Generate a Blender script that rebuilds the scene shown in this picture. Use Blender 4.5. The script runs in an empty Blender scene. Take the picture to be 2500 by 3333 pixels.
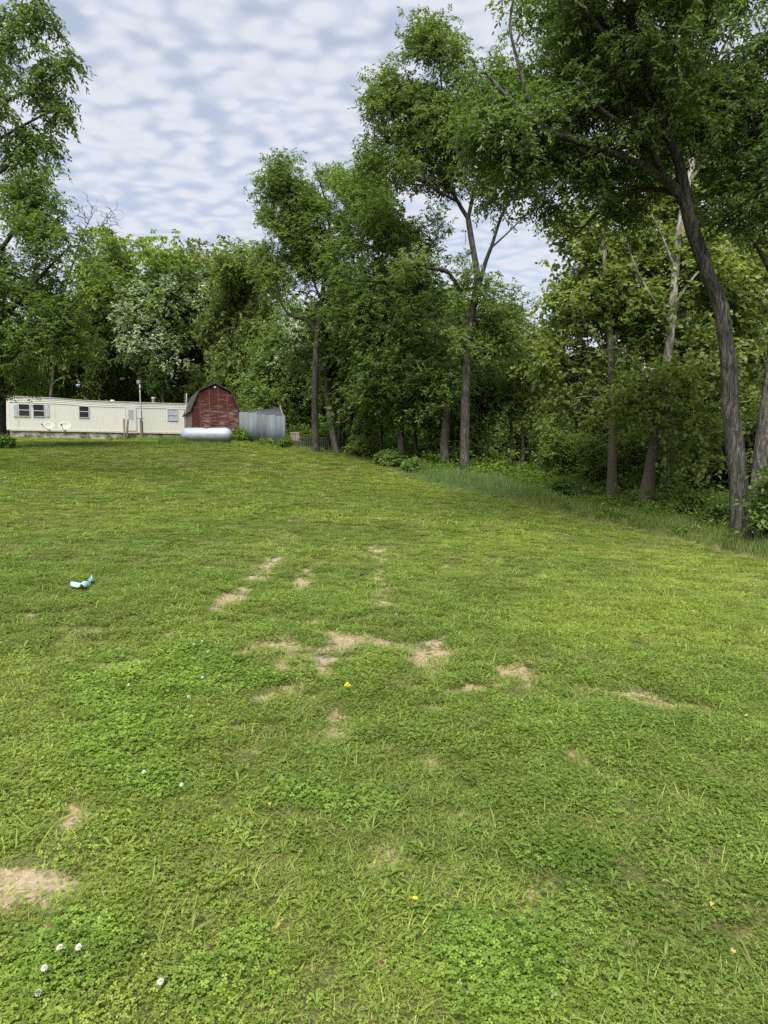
import bpy, math
import numpy as np
from mathutils import Matrix, Vector, Euler

R = math.radians
rng = np.random.default_rng(11)
scene = bpy.context.scene
col = scene.collection

# ------------------------------------------------------------------ camera, sky, sun, exposure
CAM_Z, PITCH, F = 1.6, R(4.64), 2222.0            # focal length in photograph pixels (24 mm equivalent)
cam_d = bpy.data.cameras.new('camera')
cam_d.sensor_fit = 'VERTICAL'; cam_d.sensor_height = 36.0; cam_d.lens = 24.0
cam_d.clip_start = 0.05; cam_d.clip_end = 3000
cam = bpy.data.objects.new('camera', cam_d); col.objects.link(cam)
cam.location = (0, 0, CAM_Z); cam.rotation_euler = (math.pi / 2 - PITCH, 0, 0)
scene.camera = cam

SUN_EL, SUN_AZ = R(58), R(193)                     # azimuth clockwise from +Y: behind the camera
world = bpy.data.worlds.new('World'); scene.world = world; world.use_nodes = True
wn, wl = world.node_tree.nodes, world.node_tree.links
wn.clear()
def wnode(t, **kw):
    n = wn.new(t)
    for k, v in kw.items(): setattr(n, k, v)
    return n
w_out = wnode('ShaderNodeOutputWorld'); w_bg = wnode('ShaderNodeBackground'); w_bg.inputs['Strength'].default_value = 0.1
w_sky = wnode('ShaderNodeTexSky', sky_type='NISHITA', sun_disc=False, sun_elevation=SUN_EL, sun_rotation=SUN_AZ)
w_sky.air_density = 1.0; w_sky.dust_density = 1.5
w_tc = wnode('ShaderNodeTexCoord'); w_sep = wnode('ShaderNodeSeparateXYZ')
wl.new(w_tc.outputs['Generated'], w_sep.inputs[0])
def wmath(op, a, b=None, clamp=False):
    n = wnode('ShaderNodeMath', operation=op, use_clamp=clamp)
    for i, s in enumerate((a, b)):
        if s is None: continue
        if isinstance(s, (int, float)): n.inputs[i].default_value = s
        else: wl.new(s, n.inputs[i])
    return n.outputs[0]
zz = wmath('ADD', wmath('MAXIMUM', w_sep.outputs[2], 0.0), 0.16)
ux = wmath('DIVIDE', w_sep.outputs[0], zz); uy = wmath('DIVIDE', w_sep.outputs[1], zz)
w_comb = wnode('ShaderNodeCombineXYZ'); wl.new(ux, w_comb.inputs[0]); wl.new(uy, w_comb.inputs[1])
def wnoise(scale, detail, rough, dist=0.0, stretch=(1, 1, 1), rot=0.0, off=(0, 0, 0)):
    m = wnode('ShaderNodeMapping'); m.inputs['Scale'].default_value = stretch
    m.inputs['Rotation'].default_value = (0, 0, rot); m.inputs['Location'].default_value = off
    wl.new(w_comb.outputs[0], m.inputs[0])
    n = wnode('ShaderNodeTexNoise'); n.inputs['Scale'].default_value = scale; n.inputs['Detail'].default_value = detail
    n.inputs['Roughness'].default_value = rough; n.inputs['Distortion'].default_value = dist
    wl.new(m.outputs[0], n.inputs['Vector']); return n.outputs['Fac']
n_rows = wnoise(15.0, 2.0, 0.5, 0.3, (0.85, 1.1, 1), 0.12)      # cloudlets in rows
n_big = wnoise(3.0, 2.0, 0.5, 0.2, (1, 1, 1), 0, (3.1, 1.7, 0))
n_fine = wnoise(26.0, 3.0, 0.6, 0.3)
w_dn = wnode('ShaderNodeTexNoise'); w_dn.inputs['Scale'].default_value = 11.0; w_dn.inputs['Detail'].default_value = 1.5; wl.new(w_comb.outputs[0], w_dn.inputs['Vector'])
w_ds = wnode('ShaderNodeVectorMath', operation='MULTIPLY_ADD'); wl.new(w_dn.outputs['Color'], w_ds.inputs[0]); w_ds.inputs[1].default_value = (.055, .055, 0); wl.new(w_comb.outputs[0], w_ds.inputs[2])
w_vm = wnode('ShaderNodeMapping'); w_vm.inputs['Scale'].default_value = (.78, 1.15, 1); w_vm.inputs['Rotation'].default_value = (0, 0, .12); wl.new(w_ds.outputs[0], w_vm.inputs[0])
w_vo = wnode('ShaderNodeTexVoronoi', feature='SMOOTH_F1', voronoi_dimensions='2D'); w_vo.inputs['Scale'].default_value = 21.0; w_vo.inputs['Smoothness'].default_value = 1.0; wl.new(w_vm.outputs[0], w_vo.inputs['Vector'])
puff = wmath('SUBTRACT', 1.0, w_vo.outputs['Distance'])
mixn = wmath('ADD', wmath('ADD', wmath('MULTIPLY', puff, 0.42), wmath('MULTIPLY', n_rows, 0.38)), wmath('ADD', wmath('MULTIPLY', n_big, 0.44), wmath('MULTIPLY', n_fine, 0.11)))
w_ramp = wnode('ShaderNodeValToRGB'); wl.new(mixn, w_ramp.inputs[0])
cr = w_ramp.color_ramp; cr.interpolation = 'EASE'
cr.elements[0].position = 0.52; cr.elements[0].color = (.48, .48, .48, 1)
cr.elements[1].position = 0.86; cr.elements[1].color = (.96, .96, .96, 1)
w_mix = wnode('ShaderNodeMixRGB'); wl.new(w_ramp.outputs[0], w_mix.inputs[0])
wl.new(w_sky.outputs[0], w_mix.inputs[1]); w_mix.inputs[2].default_value = (4.7, 4.9, 5.4, 1)
wl.new(w_mix.outputs[0], w_bg.inputs['Color']); wl.new(w_bg.outputs[0], w_out.inputs['Surface'])

sun_d = bpy.data.lights.new('sun', 'SUN'); sun_d.energy = 5.0; sun_d.angle = R(40); sun_d.color = (1.0, 0.95, 0.86)
sun = bpy.data.objects.new('sun', sun_d); col.objects.link(sun)
sd = Vector((math.sin(SUN_AZ) * math.cos(SUN_EL), math.cos(SUN_AZ) * math.cos(SUN_EL), math.sin(SUN_EL)))
sun.rotation_euler = sd.to_track_quat('Z', 'Y').to_euler(); sun.location = (-3, -14, 40)

vs = scene.view_settings
vs.view_transform = 'Standard'; vs.look = 'None'; vs.exposure = 0.75; vs.gamma = 1.0; vs.use_curve_mapping = False
cy = scene.cycles
cy.max_bounces = 7; cy.diffuse_bounces = 5; cy.glossy_bounces = 2; cy.transmission_bounces = 5; cy.transparent_max_bounces = 4
cy.caustics_reflective = False; cy.caustics_refractive = False
cy.use_denoising = False
scene.render.filter_size = 1.3

# ------------------------------------------------------------------ helpers
CP, SP = math.cos(PITCH), math.sin(PITCH)
def ray(px, py):
    u = (px - 1250.0) / F; v = (1666.5 - py) / F
    return np.array([u, CP + v * SP, -SP + v * CP])
def P(px, py, d):                                   # a photograph pixel at depth d (metres along +Y)
    r = ray(px, py); t = d / r[1]
    return np.array([0, 0, CAM_Z]) + r * t

def hsh(ix, iy, seed):
    h = (ix.astype(np.int64) * 374761393 + iy.astype(np.int64) * 668265263 + seed * 2147483647) & 0xffffffff
    h = ((h ^ (h >> 13)) * 1274126177) & 0xffffffff
    return ((h ^ (h >> 16)) & 0xffff) / 65535.0
def vnoise(x, y, seed=0):
    x = np.asarray(x, float); y = np.asarray(y, float)
    ix, iy = np.floor(x), np.floor(y); fx, fy = x - ix, y - iy
    fx = fx * fx * (3 - 2 * fx); fy = fy * fy * (3 - 2 * fy)
    a, b, c, d = hsh(ix, iy, seed), hsh(ix + 1, iy, seed), hsh(ix, iy + 1, seed), hsh(ix + 1, iy + 1, seed)
    return (a * (1 - fx) + b * fx) * (1 - fy) + (c * (1 - fx) + d * fx) * fy
def fbm(x, y, seed=0, o=3):
    s, a, t = 0, 1.0, 0
    for k in range(o):
        s = s + a * vnoise(np.asarray(x) * 2 ** k, np.asarray(y) * 2 ** k, seed + k * 17); t += a; a *= .5
    return s / t
def sstep(a, b, x):
    t = np.clip((x - a) / (b - a), 0, 1); return t * t * (3 - 2 * t)
def nrm(v):
    v = np.asarray(v, float)
    return v / np.maximum(np.linalg.norm(v, axis=-1, keepdims=True), 1e-9)

# terrain: thin plate spline through surveyed points
ctl = [(0, 0, 0), (0, 2, 0), (-3, 2, .05), (3, 2, -.05), (-1, 10, 0), (-3.4, 7.5, .13), (4, 8, -.25), (7, 14, -.62),
       (-25, 10, .9), (-60, 60, 3.6), (70, 60, -.3), (0, 130, 1.6), (-80, 0, 1.5), (80, 0, -2), (0, -30, -.6), (-110, 140, 4), (110, 140, 1), (25, 20, -1.6)]
for a in [(2410, 1765, 18), (1370, 1560, 34), (1510, 1562, 35), (1025, 1472, 44), (673, 1444, 41), (35, 1424, 53), (420, 1434, 56),
          (600, 1437, 61), (700, 1433, 47), (300, 1438, 48), (100, 1433, 46), (480, 1440, 48), (926, 1452, 44), (1305, 1517, 39), (1450, 1552, 37), (1750, 1562, 38), (1990, 1635, 27),
          (2095, 1668, 25), (2170, 1640, 28), (1640, 1528, 75), (2400, 1570, 60), (0, 1447, 38), (2500, 1835, 14.5)]:
    ctl.append(tuple(P(*a)))
ctl = np.array(ctl)
def tphi(r2): return np.where(r2 > 1e-9, r2 * np.log(np.maximum(r2, 1e-9)), 0.0)
n_ = len(ctl); A_ = np.zeros((n_ + 3, n_ + 3))
d2_ = ((ctl[:, None, :2] - ctl[None, :, :2]) ** 2).sum(-1)
A_[:n_, :n_] = tphi(d2_) + np.eye(n_) * 30.0; A_[:n_, n_] = 1; A_[:n_, n_ + 1:] = ctl[:, :2]; A_[n_, :n_] = 1; A_[n_ + 1:, :n_] = ctl[:, :2].T
w_ = np.linalg.solve(A_, np.concatenate([ctl[:, 2], np.zeros(3)]))
def ground(x, y):
    x = np.clip(np.asarray(x, float), -110, 110); y = np.clip(np.asarray(y, float), -30, 140)
    sh = x.shape; xf, yf = x.ravel(), y.ravel(); out = np.zeros(len(xf))
    for i in range(0, len(xf), 20000):
        a, b = xf[i:i + 20000], yf[i:i + 20000]
        r2 = (a[:, None] - ctl[None, :, 0]) ** 2 + (b[:, None] - ctl[None, :, 1]) ** 2
        out[i:i + 20000] = tphi(r2) @ w_[:n_] + w_[n_] + w_[n_ + 1] * a + w_[n_ + 2] * b
    out = out + (fbm(xf * .55, yf * .55, 5) - .5) * .09 + (vnoise(xf * 3.1, yf * 3.1, 9) - .5) * .025
    return out.reshape(sh)
def g1(x, y): return float(ground(np.array([x]), np.array([y]))[0])
def ghit(px, py):                                   # where a sight line meets the ground
    r = ray(px, py); t = np.linspace(1.0, 90, 1800); pts = np.array([0, 0, CAM_Z]) + t[:, None] * r
    below = np.nonzero(pts[:, 2] < ground(pts[:, 0], pts[:, 1]))[0]
    return pts[below[0]] if len(below) else pts[-1]

# ---- materials
def new_mat(name):
    m = bpy.data.materials.new(name); m.use_nodes = True; m.node_tree.nodes.clear()
    return m, m.node_tree.nodes, m.node_tree.links
def nd(N, t, **kw):
    n = N.new(t)
    for k, v in kw.items(): setattr(n, k, v)
    return n
def ramp(N, L, src, stops):
    r = nd(N, 'ShaderNodeValToRGB'); e = r.color_ramp.elements
    while len(e) < len(stops): e.new(0.5)
    for i, (p, c) in enumerate(stops):
        e[i].position = p; e[i].color = (c, c, c, 1) if isinstance(c, (int, float)) else (*c, 1)
    if src is not None: L.new(src, r.inputs[0])
    return r.outputs[0]
def noise_tex(N, L, scale, detail=4, rough=.6, vec=None, dist=0):
    n = nd(N, 'ShaderNodeTexNoise'); n.inputs['Scale'].default_value = scale; n.inputs['Detail'].default_value = detail
    n.inputs['Roughness'].default_value = rough; n.inputs['Distortion'].default_value = dist
    if vec is not None: L.new(vec, n.inputs['Vector'])
    return n.outputs['Fac']
def mapping(N, L, scale, coord='Object'):
    t = nd(N, 'ShaderNodeTexCoord'); m = nd(N, 'ShaderNodeMapping'); m.inputs['Scale'].default_value = scale
    L.new(t.outputs[coord], m.inputs[0]); return m.outputs[0]
def mixc(N, L, fac, a, b, mode='MIX'):
    n = nd(N, 'ShaderNodeMixRGB', blend_type=mode)
    for i, s in enumerate((fac, a, b)):
        if isinstance(s, (int, float)): n.inputs[i].default_value = s
        elif isinstance(s, tuple): n.inputs[i].default_value = (*s, 1)
        else: L.new(s, n.inputs[i])
    return n.outputs[0]
def surf(N, L, color, rough=.8, spec=.3, bump=None, bstr=.4, bdist=.02, metal=0):
    o = nd(N, 'ShaderNodeOutputMaterial'); b = nd(N, 'ShaderNodeBsdfPrincipled')
    if isinstance(color, tuple): b.inputs['Base Color'].default_value = (*color, 1)
    else: L.new(color, b.inputs['Base Color'])
    if isinstance(rough, (int, float)): b.inputs['Roughness'].default_value = rough
    else: L.new(rough, b.inputs['Roughness'])
    b.inputs['Specular IOR Level'].default_value = spec; b.inputs['Metallic'].default_value = metal
    if bump is not None:
        bp = nd(N, 'ShaderNodeBump'); bp.inputs['Strength'].default_value = bstr; bp.inputs['Distance'].default_value = bdist
        L.new(bump, bp.inputs['Height']); L.new(bp.outputs[0], b.inputs['Normal'])
    L.new(b.outputs[0], o.inputs[0]); return b
def worn(name, base, dark, scale=(3, 3, 3), rough=.8, spec=.25, amt=(.45, .7), fine=60, bstr=.25):
    m, N, L = new_mat(name)
    v = mapping(N, L, scale); f = ramp(N, L, noise_tex(N, L, 1.0, 6, .65, v), [(amt[0], 0.0), (amt[1], 1.0)])
    c = mixc(N, L, f, base, dark)
    fn = noise_tex(N, L, fine, 3, .6, mapping(N, L, (1, 1, 1)))
    c = mixc(N, L, .35, c, ramp(N, L, fn, [(.3, .45), (.7, 1.0)]), 'MULTIPLY')
    surf(N, L, c, rough, spec, fn, bstr, .01); return m

def leaf_mat(name, dark, light, trans=.33, instancer=False, rough=.5, objcol=False):
    m, N, L = new_mat(name)
    a = nd(N, 'ShaderNodeAttribute', attribute_name='tint'); c = ramp(N, L, a.outputs['Fac'], [(0.0, dark), (1.0, light)])
    if instancer:
        b = nd(N, 'ShaderNodeAttribute', attribute_name='itint', attribute_type='INSTANCER')
        c = mixc(N, L, 1.0, c, b.outputs['Color'], 'MULTIPLY')
    if objcol:
        oi = nd(N, 'ShaderNodeObjectInfo'); c = mixc(N, L, 1.0, c, oi.outputs['Color'], 'MULTIPLY')
    o = nd(N, 'ShaderNodeOutputMaterial'); p = nd(N, 'ShaderNodeBsdfPrincipled'); t = nd(N, 'ShaderNodeBsdfTranslucent'); mx = nd(N, 'ShaderNodeMixShader')
    L.new(c, p.inputs['Base Color']); p.inputs['Roughness'].default_value = rough; p.inputs['Specular IOR Level'].default_value = .35
    L.new(mixc(N, L, 1.0, c, (1.15, 1.25, .55), 'MULTIPLY'), t.inputs[0])
    mx.inputs[0].default_value = trans; L.new(p.outputs[0], mx.inputs[1]); L.new(t.outputs[0], mx.inputs[2]); L.new(mx.outputs[0], o.inputs[0])
    return m

def bark_mat(name, base, dark, light, vscale=1.0):
    m, N, L = new_mat(name)
    v = mapping(N, L, (6.5 * vscale, 6.5 * vscale, 1.1 * vscale)); n1 = noise_tex(N, L, 2.2, 5, .75, v, .9)
    n2 = noise_tex(N, L, 1.1, 3, .6, mapping(N, L, (1, 1, 1)))
    c = ramp(N, L, n1, [(.40, dark), (.5, base), (.64, light)])
    c = mixc(N, L, ramp(N, L, n2, [(.4, 0.0), (.7, .6)]), c, dark)
    surf(N, L, c, .95, .1, n1, 1.0, .05); return m
M = {}
M['bark_ash'] = bark_mat('bark_ash', (.080, .075, .067), (.022, .021, .019), (.18, .17, .152))
M['bark_dark'] = bark_mat('bark_dark', (.055, .050, .042), (.018, .016, .014), (.11, .10, .083))
M['bark_hick'] = bark_mat('bark_hickory', (.066, .061, .054), (.022, .020, .018), (.16, .148, .13))
M['bark_brown'] = bark_mat('bark_brown', (.080, .072, .062), (.026, .024, .021), (.16, .145, .125))
def sycamore_mat():
    m, N, L = new_mat('bark_sycamore')
    t = nd(N, 'ShaderNodeTexCoord'); s = nd(N, 'ShaderNodeSeparateXYZ'); L.new(t.outputs['Object'], s.inputs[0])
    mp = mapping(N, L, (5, 5, 1.3)); n1 = noise_tex(N, L, 1.0, 5, .6, mp, .5); n2 = noise_tex(N, L, 14, 4, .7, mp)
    white = ramp(N, L, n1, [(.38, (.34, .335, .29)), (.46, (.26, .255, .215)), (.52, (.09, .08, .06)), (.60, (.16, .148, .115)), (.7, (.33, .322, .28))])
    brown = ramp(N, L, n2, [(.35, (.05, .04, .03)), (.65, (.17, .135, .10))])
    h = nd(N, 'ShaderNodeMath', operation='ADD'); L.new(s.outputs[2], h.inputs[0])
    k = nd(N, 'ShaderNodeMath', operation='MULTIPLY'); L.new(n1, k.inputs[0]); k.inputs[1].default_value = 7.0; L.new(k.outputs[0], h.inputs[1])
    mr = nd(N, 'ShaderNodeMapRange'); L.new(h.outputs[0], mr.inputs[0]); mr.inputs[1].default_value = 6.3; mr.inputs[2].default_value = 7.6
    surf(N, L, mixc(N, L, mr.outputs[0], brown, white), .85, .2, n2, .4, .02); return m
M['bark_sycamore'] = sycamore_mat()
M['leaf'] = leaf_mat('leaf_green', (.085, .130, .050), (.212, .262, .098), .48, objcol=True)
M['blossom'] = leaf_mat('blossom_white', (.28, .36, .23), (.56, .62, .48), .25)

# ---- meshes
def raw_mesh(name, V, tris, mat, tint=None, smooth=False):
    V = np.asarray(V, np.float32); T = np.asarray(tris, np.int32)
    me = bpy.data.meshes.new(name); k = T.shape[1]
    me.vertices.add(len(V)); me.vertices.foreach_set('co', V.ravel())
    me.loops.add(T.size); me.loops.foreach_set('vertex_index', T.ravel())
    me.polygons.add(len(T)); me.polygons.foreach_set('loop_start', np.arange(0, T.size, k, dtype=np.int32))
    if smooth: me.polygons.foreach_set('use_smooth', np.ones(len(T), bool))
    if tint is not None:
        a = me.attributes.new('tint', 'FLOAT', 'FACE'); a.data.foreach_set('value', np.asarray(tint, np.float32))
    me.update(); me.validate()
    if mat is not None: me.materials.append(mat)
    return me
def obj(name, me, parent=None, loc=None, link=True):
    o = bpy.data.objects.new(name, me)
    if link: col.objects.link(o)
    if parent is not None: o.parent = parent
    if loc is not None: o.location = loc
    return o
def tag(o, label=None, cat=None, group=None, kind=None):
    if label: o['label'] = label
    if cat: o['category'] = cat
    if group: o['group'] = group
    if kind: o['kind'] = kind
    return o
def thing(name, label, cat, loc=(0, 0, 0), rz=0, group=None):
    o = obj(name, None, None, loc); o.rotation_euler = (0, 0, rz); o.empty_display_size = .3
    return tag(o, label, cat, group)
class MB:                                           # collects polygons for one mesh
    def __init__(s): s.v = []; s.f = []
    def add(s, V, Fc):
        o = len(s.v); s.v += [tuple(map(float, p)) for p in V]; s.f += [tuple(i + o for i in q) for q in Fc]; return s
    def box(s, lo, hi, Mx=None):
        x0, y0, z0 = lo; x1, y1, z1 = hi
        V = [(x0, y0, z0), (x1, y0, z0), (x1, y1, z0), (x0, y1, z0), (x0, y0, z1), (x1, y0, z1), (x1, y1, z1), (x0, y1, z1)]
        if Mx is not None: V = [tuple(Mx @ Vector(p)) for p in V]
        return s.add(V, [(0, 3, 2, 1), (4, 5, 6, 7), (0, 1, 5, 4), (1, 2, 6, 5), (2, 3, 7, 6), (3, 0, 4, 7)])
    def prism(s, poly, y0, y1):                     # polygon in x,z pushed along y
        n = len(poly); V = [(x, y0, z) for x, z in poly] + [(x, y1, z) for x, z in poly]
        return s.add(V, [tuple(range(n)), tuple(range(2 * n - 1, n - 1, -1))] + [(i, i + n, (i + 1) % n + n, (i + 1) % n) for i in range(n)])
    def tube(s, pts, rad, sides=8, cap=True):
        V, Q = tube_arrays(np.asarray(pts, float), np.asarray(rad, float) if np.ndim(rad) else np.full(len(pts), float(rad)), sides)
        o = len(s.v); s.add(V, [tuple(q) for q in Q])
        if cap:
            s.f.append(tuple(o + i for i in range(sides))[::-1]); e = o + (len(pts) - 1) * sides; s.f.append(tuple(e + i for i in range(sides)))
        return s
    def lathe(s, prof, axis='z', sides=20, origin=(0, 0, 0)):
        V, Fc = [], []
        for r, h in prof:
            for k in range(sides):
                a = 2 * math.pi * k / sides; c, d = r * math.cos(a), r * math.sin(a)
                p = (c, d, h) if axis == 'z' else ((h, c, d) if axis == 'x' else (c, h, d))
                V.append((p[0] + origin[0], p[1] + origin[1], p[2] + origin[2]))
        for i in range(len(prof) - 1):
            for k in range(sides):
                a, b = i * sides + k, i * sides + (k + 1) % sides
                Fc.append((a, b, b + sides, a + sides))
        return s.add(V, Fc)
    def build(s, name, mat, parent=None, smooth=False, bevel=0):
        me = bpy.data.meshes.new(name); me.from_pydata(s.v, [], s.f); me.update()
        if smooth: me.polygons.foreach_set('use_smooth', np.ones(len(me.polygons), bool))
        if mat: me.materials.append(mat)
        o = obj(name, me, parent)
        if bevel:
            b = o.modifiers.new('bevel', 'BEVEL'); b.width = bevel; b.segments = 1; b.limit_method = 'ANGLE'
        return o
def tube_arrays(pts, rad, sides, wob=0.0, seed=0):
    n = len(pts); t = np.empty_like(pts); t[1:-1] = pts[2:] - pts[:-2]; t[0] = pts[1] - pts[0]; t[-1] = pts[-1] - pts[-2]; t = nrm(t)
    ref = np.array([0.31, 0.95, 0.05]) if abs(t[0][2]) > .5 else np.array([0.05, 0.1, 1.0])
    a = ref - t * (t @ ref)[:, None]; a = nrm(a); b = np.cross(t, a)
    ang = np.linspace(0, 2 * math.pi, sides, endpoint=False); ca, sa = np.cos(ang), np.sin(ang)
    rr = rad[:, None] * np.ones(sides)[None]
    if wob:
        s_ = np.cumsum(np.r_[0, np.linalg.norm(np.diff(pts, axis=0), axis=1)])
        rr = rr * (1 + wob * (vnoise(s_[:, None] * 1.3 + ca[None] * .9 + seed, sa[None] * .9 + 5 + 0 * s_[:, None], seed) - .5) * 2)
    V = pts[:, None, :] + rr[..., None] * (a[:, None, :] * ca[None, :, None] + b[:, None, :] * sa[None, :, None])
    i = np.arange(n - 1)[:, None] * sides; k = np.arange(sides)[None]; k2 = (k + 1) % sides
    Q = np.stack([i + k, i + k2, i + sides + k2, i + sides + k], -1).reshape(-1, 4)
    return V.reshape(-1, 3), Q
def smooth_line(pts, rad, step):
    pts = np.asarray(pts, float); rad = np.asarray(rad, float); n = len(pts)
    if n == 2:
        k = max(2, int(np.linalg.norm(pts[1] - pts[0]) / step)); t = np.linspace(0, 1, k + 1)[:, None]
        return pts[0] * (1 - t) + pts[1] * t, rad[0] * (1 - t[:, 0]) + rad[1] * t[:, 0]
    e = np.vstack([2 * pts[0] - pts[1], pts, 2 * pts[-1] - pts[-2]]); op, orr = [], []
    for i in range(n - 1):
        k = max(1, int(np.linalg.norm(pts[i + 1] - pts[i]) / step)); t = np.arange(k)[:, None] / k
        p0, p1, p2, p3 = e[i:i + 4]
        op.append(.5 * (2 * p1 + (p2 - p0) * t + (2 * p0 - 5 * p1 + 4 * p2 - p3) * t ** 2 + (3 * p1 - p0 - 3 * p2 + p3) * t ** 3))
        orr.append(rad[i] * (1 - t[:, 0]) + rad[i + 1] * t[:, 0])
    op.append(pts[-1:]); orr.append(rad[-1:]); return np.vstack(op), np.concatenate(orr)

# ------------------------------------------------------------------ tree machinery
def in_blobs(blobs, n, shell=.5, gap=.42, seed=0, flat=1.0):
    vol = np.array([b[3] * b[4] * b[5] for b in blobs]) ** .8; cnt = np.maximum(6, (n * vol / vol.sum()).astype(int)); out, ow, cen = [], [], []
    for b, c in zip(blobs, cnt):
        k = c * 3; d = nrm(rng.normal(size=(k, 3))); r = (shell ** 3 + (1 - shell ** 3) * rng.random(k)) ** (1 / 3)
        r = r * (1 + .16 * rng.normal(size=k))
        p = np.array(b[:3]) + d * r[:, None] * np.array(b[3:6])
        g = fbm(p[:, 0] * .5 + p[:, 2] * .33 + seed, p[:, 1] * .5 - p[:, 2] * .45 + seed * 3, seed, 2)
        keep = np.nonzero(g > gap)[0][:c]
        out.append(p[keep]); ow.append(d[keep])
    return np.vstack(out), np.vstack(ow)
def grow(limbs, cl, tip_r, seed=0, sag=.12, jit=1.0):
    """limbs: list of (pts, rad) dense polylines; cl: cluster centres. Returns chains of (pts, rad)."""
    N, par, dirs = [], [], []
    for pts, rad in limbs:
        for i, p in enumerate(pts):
            N.append(p); par.append(-1); dirs.append(nrm(pts[min(i + 1, len(pts) - 1)] - pts[max(i - 1, 0)]))
    cap = len(N) + len(cl) * 14; X = np.zeros((cap, 3)); D = np.zeros((cap, 3)); k = len(N); X[:k] = N; D[:k] = dirs
    LR = np.concatenate([r for _, r in limbs]); start_ok = np.ones(cap, bool)
    zmin = X[:k, 2].min(); zmax = X[:k, 2].max(); start_ok[:k] = X[:k, 2] > zmin + .28 * (zmax - zmin)
    W = np.zeros(cap); nl = k; chains = []
    d0 = np.array([np.min(np.linalg.norm(X[:nl] - c, axis=1)) for c in cl]); parent = np.full(cap, -1)
    for ci in np.argsort(d0):
        c = cl[ci]; dv = c - X[:k]; ds = np.linalg.norm(dv, axis=1)
        up = np.maximum(0, X[:k, 2] - c[2]); al = (dv * D[:k]).sum(1) / np.maximum(ds, 1e-6)
        cost = ds * (1.25 - .25 * al) + .45 * up; cost[~start_ok[:k]] = 1e9
        j = int(np.argmin(cost)); L = ds[j]; m = int(min(11, max(2, L / .45)))
        t = np.linspace(0, 1, m + 1)[1:, None]
        h0 = D[j] * L * .45; bez = X[j] * (1 - t) ** 3 + 3 * (X[j] + h0) * t * (1 - t) ** 2 + 3 * (c - dv[j] * .25 + np.array([0, 0, sag * L])) * t ** 2 * (1 - t) + c * t ** 3
        bez[:-1] += rng.normal(size=(m - 1, 3)) * .08 * jit * L / m
        ids = np.arange(k, k + m); X[ids] = bez; prev = np.vstack([X[j][None], bez[:-1]]); D[ids] = nrm(bez - prev)
        parent[ids[0]] = j; parent[ids[1:]] = ids[:-1]; W[ids[-1]] += 1; k += m; chains.append((j, ids))
    for i in range(k - 1, nl - 1, -1):
        p = parent[i]
        if p >= nl: W[p] += W[i]
    rad = tip_r * np.maximum(W, 1) ** .47; rad[:nl] = LR
    out = []
    for j, ids in chains:
        r = rad[ids]; r0 = min(rad[j], r[0] * 1.25); out.append((np.vstack([X[j][None], X[ids]]), np.r_[r0, r]))
    return out
def leaf_arrays(cl, ow, K, Lf, twig, ln, wd, spread=.35, droop=.5, upb=.7, outw=.32, tvar=.22, flat=.6):
    """K twigs on every cluster, Lf leaflets on every twig, each leaflet two triangles folded along its midrib."""
    n = len(cl); c = np.repeat(cl, K, 0); o = np.repeat(ow, K, 0); m = len(c)
    c = c + rng.normal(size=(m, 3)) * spread * np.array([1, 1, flat])
    d = nrm(o * outw + nrm(rng.normal(size=(m, 3))) * .8 + np.array([0, 0, .05])); tl = twig * rng.uniform(.6, 1.25, m)
    s = nrm(np.cross(d, np.array([0, 0, 1.0])) + rng.normal(size=(m, 3)) * .15)
    t = np.tile(np.linspace(.12, 1, Lf), m) + rng.normal(size=m * Lf) * .04
    c, d, s = np.repeat(c, Lf, 0), np.repeat(d, Lf, 0), np.repeat(s, Lf, 0); tl = np.repeat(tl, Lf)
    b = c + d * (tl * t)[:, None]; b[:, 2] -= droop * tl * t ** 2
    sg = np.tile(np.where(np.arange(Lf) % 2 == 0, 1.0, -1.0), m); q = len(b)
    ax = nrm(d * .55 + s * sg[:, None] * .8 + rng.normal(size=(q, 3)) * .28 - np.array([0, 0, 1.0]) * (droop * .55))
    nn = np.array([0, 0, upb]) + rng.normal(size=(q, 3)) * .55; bi = nrm(np.cross(nn, ax)); nn = np.cross(ax, bi)
    l = (ln * rng.uniform(.55, 1.35, q))[:, None]; w = (wd * rng.uniform(.7, 1.25, q))[:, None]
    mid = b + ax * l * .48
    V = np.stack([b, mid + bi * w * .5 + nn * w * .16, b + ax * l - nn * l * .14, mid - bi * w * .5 + nn * w * .16], 1).reshape(-1, 3)
    i = np.arange(q)[:, None] * 4; T = np.stack([i + [0, 1, 2], i + [0, 2, 3]], 1).reshape(-1, 3)
    ct = np.repeat(rng.normal(0, .7, n) + (fbm(cl[:, 0] * .4 + cl[:, 2] * .3, cl[:, 1] * .4 - cl[:, 2] * .3, 3, 2) - .5) * 3, K * Lf); tint = np.clip(.45 + tvar * .7 * ct + tvar * rng.normal(0, 1, q), 0, 1)
    return V, T, np.repeat(tint, 2)
def branch_mesh(name, chains, mat, rmin=0.0):
    Vs, Qs, o = [], [], 0
    for pts, rad in chains:
        sides = 6 if rad[0] > .05 else (4 if rad[0] > .02 else 3)
        V, Q = tube_arrays(pts, np.maximum(rad, rmin), sides); Vs.append(V); Qs.append(Q + o); o += len(V)
    return raw_mesh(name, np.vstack(Vs), np.vstack(Qs), mat, smooth=True)
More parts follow.
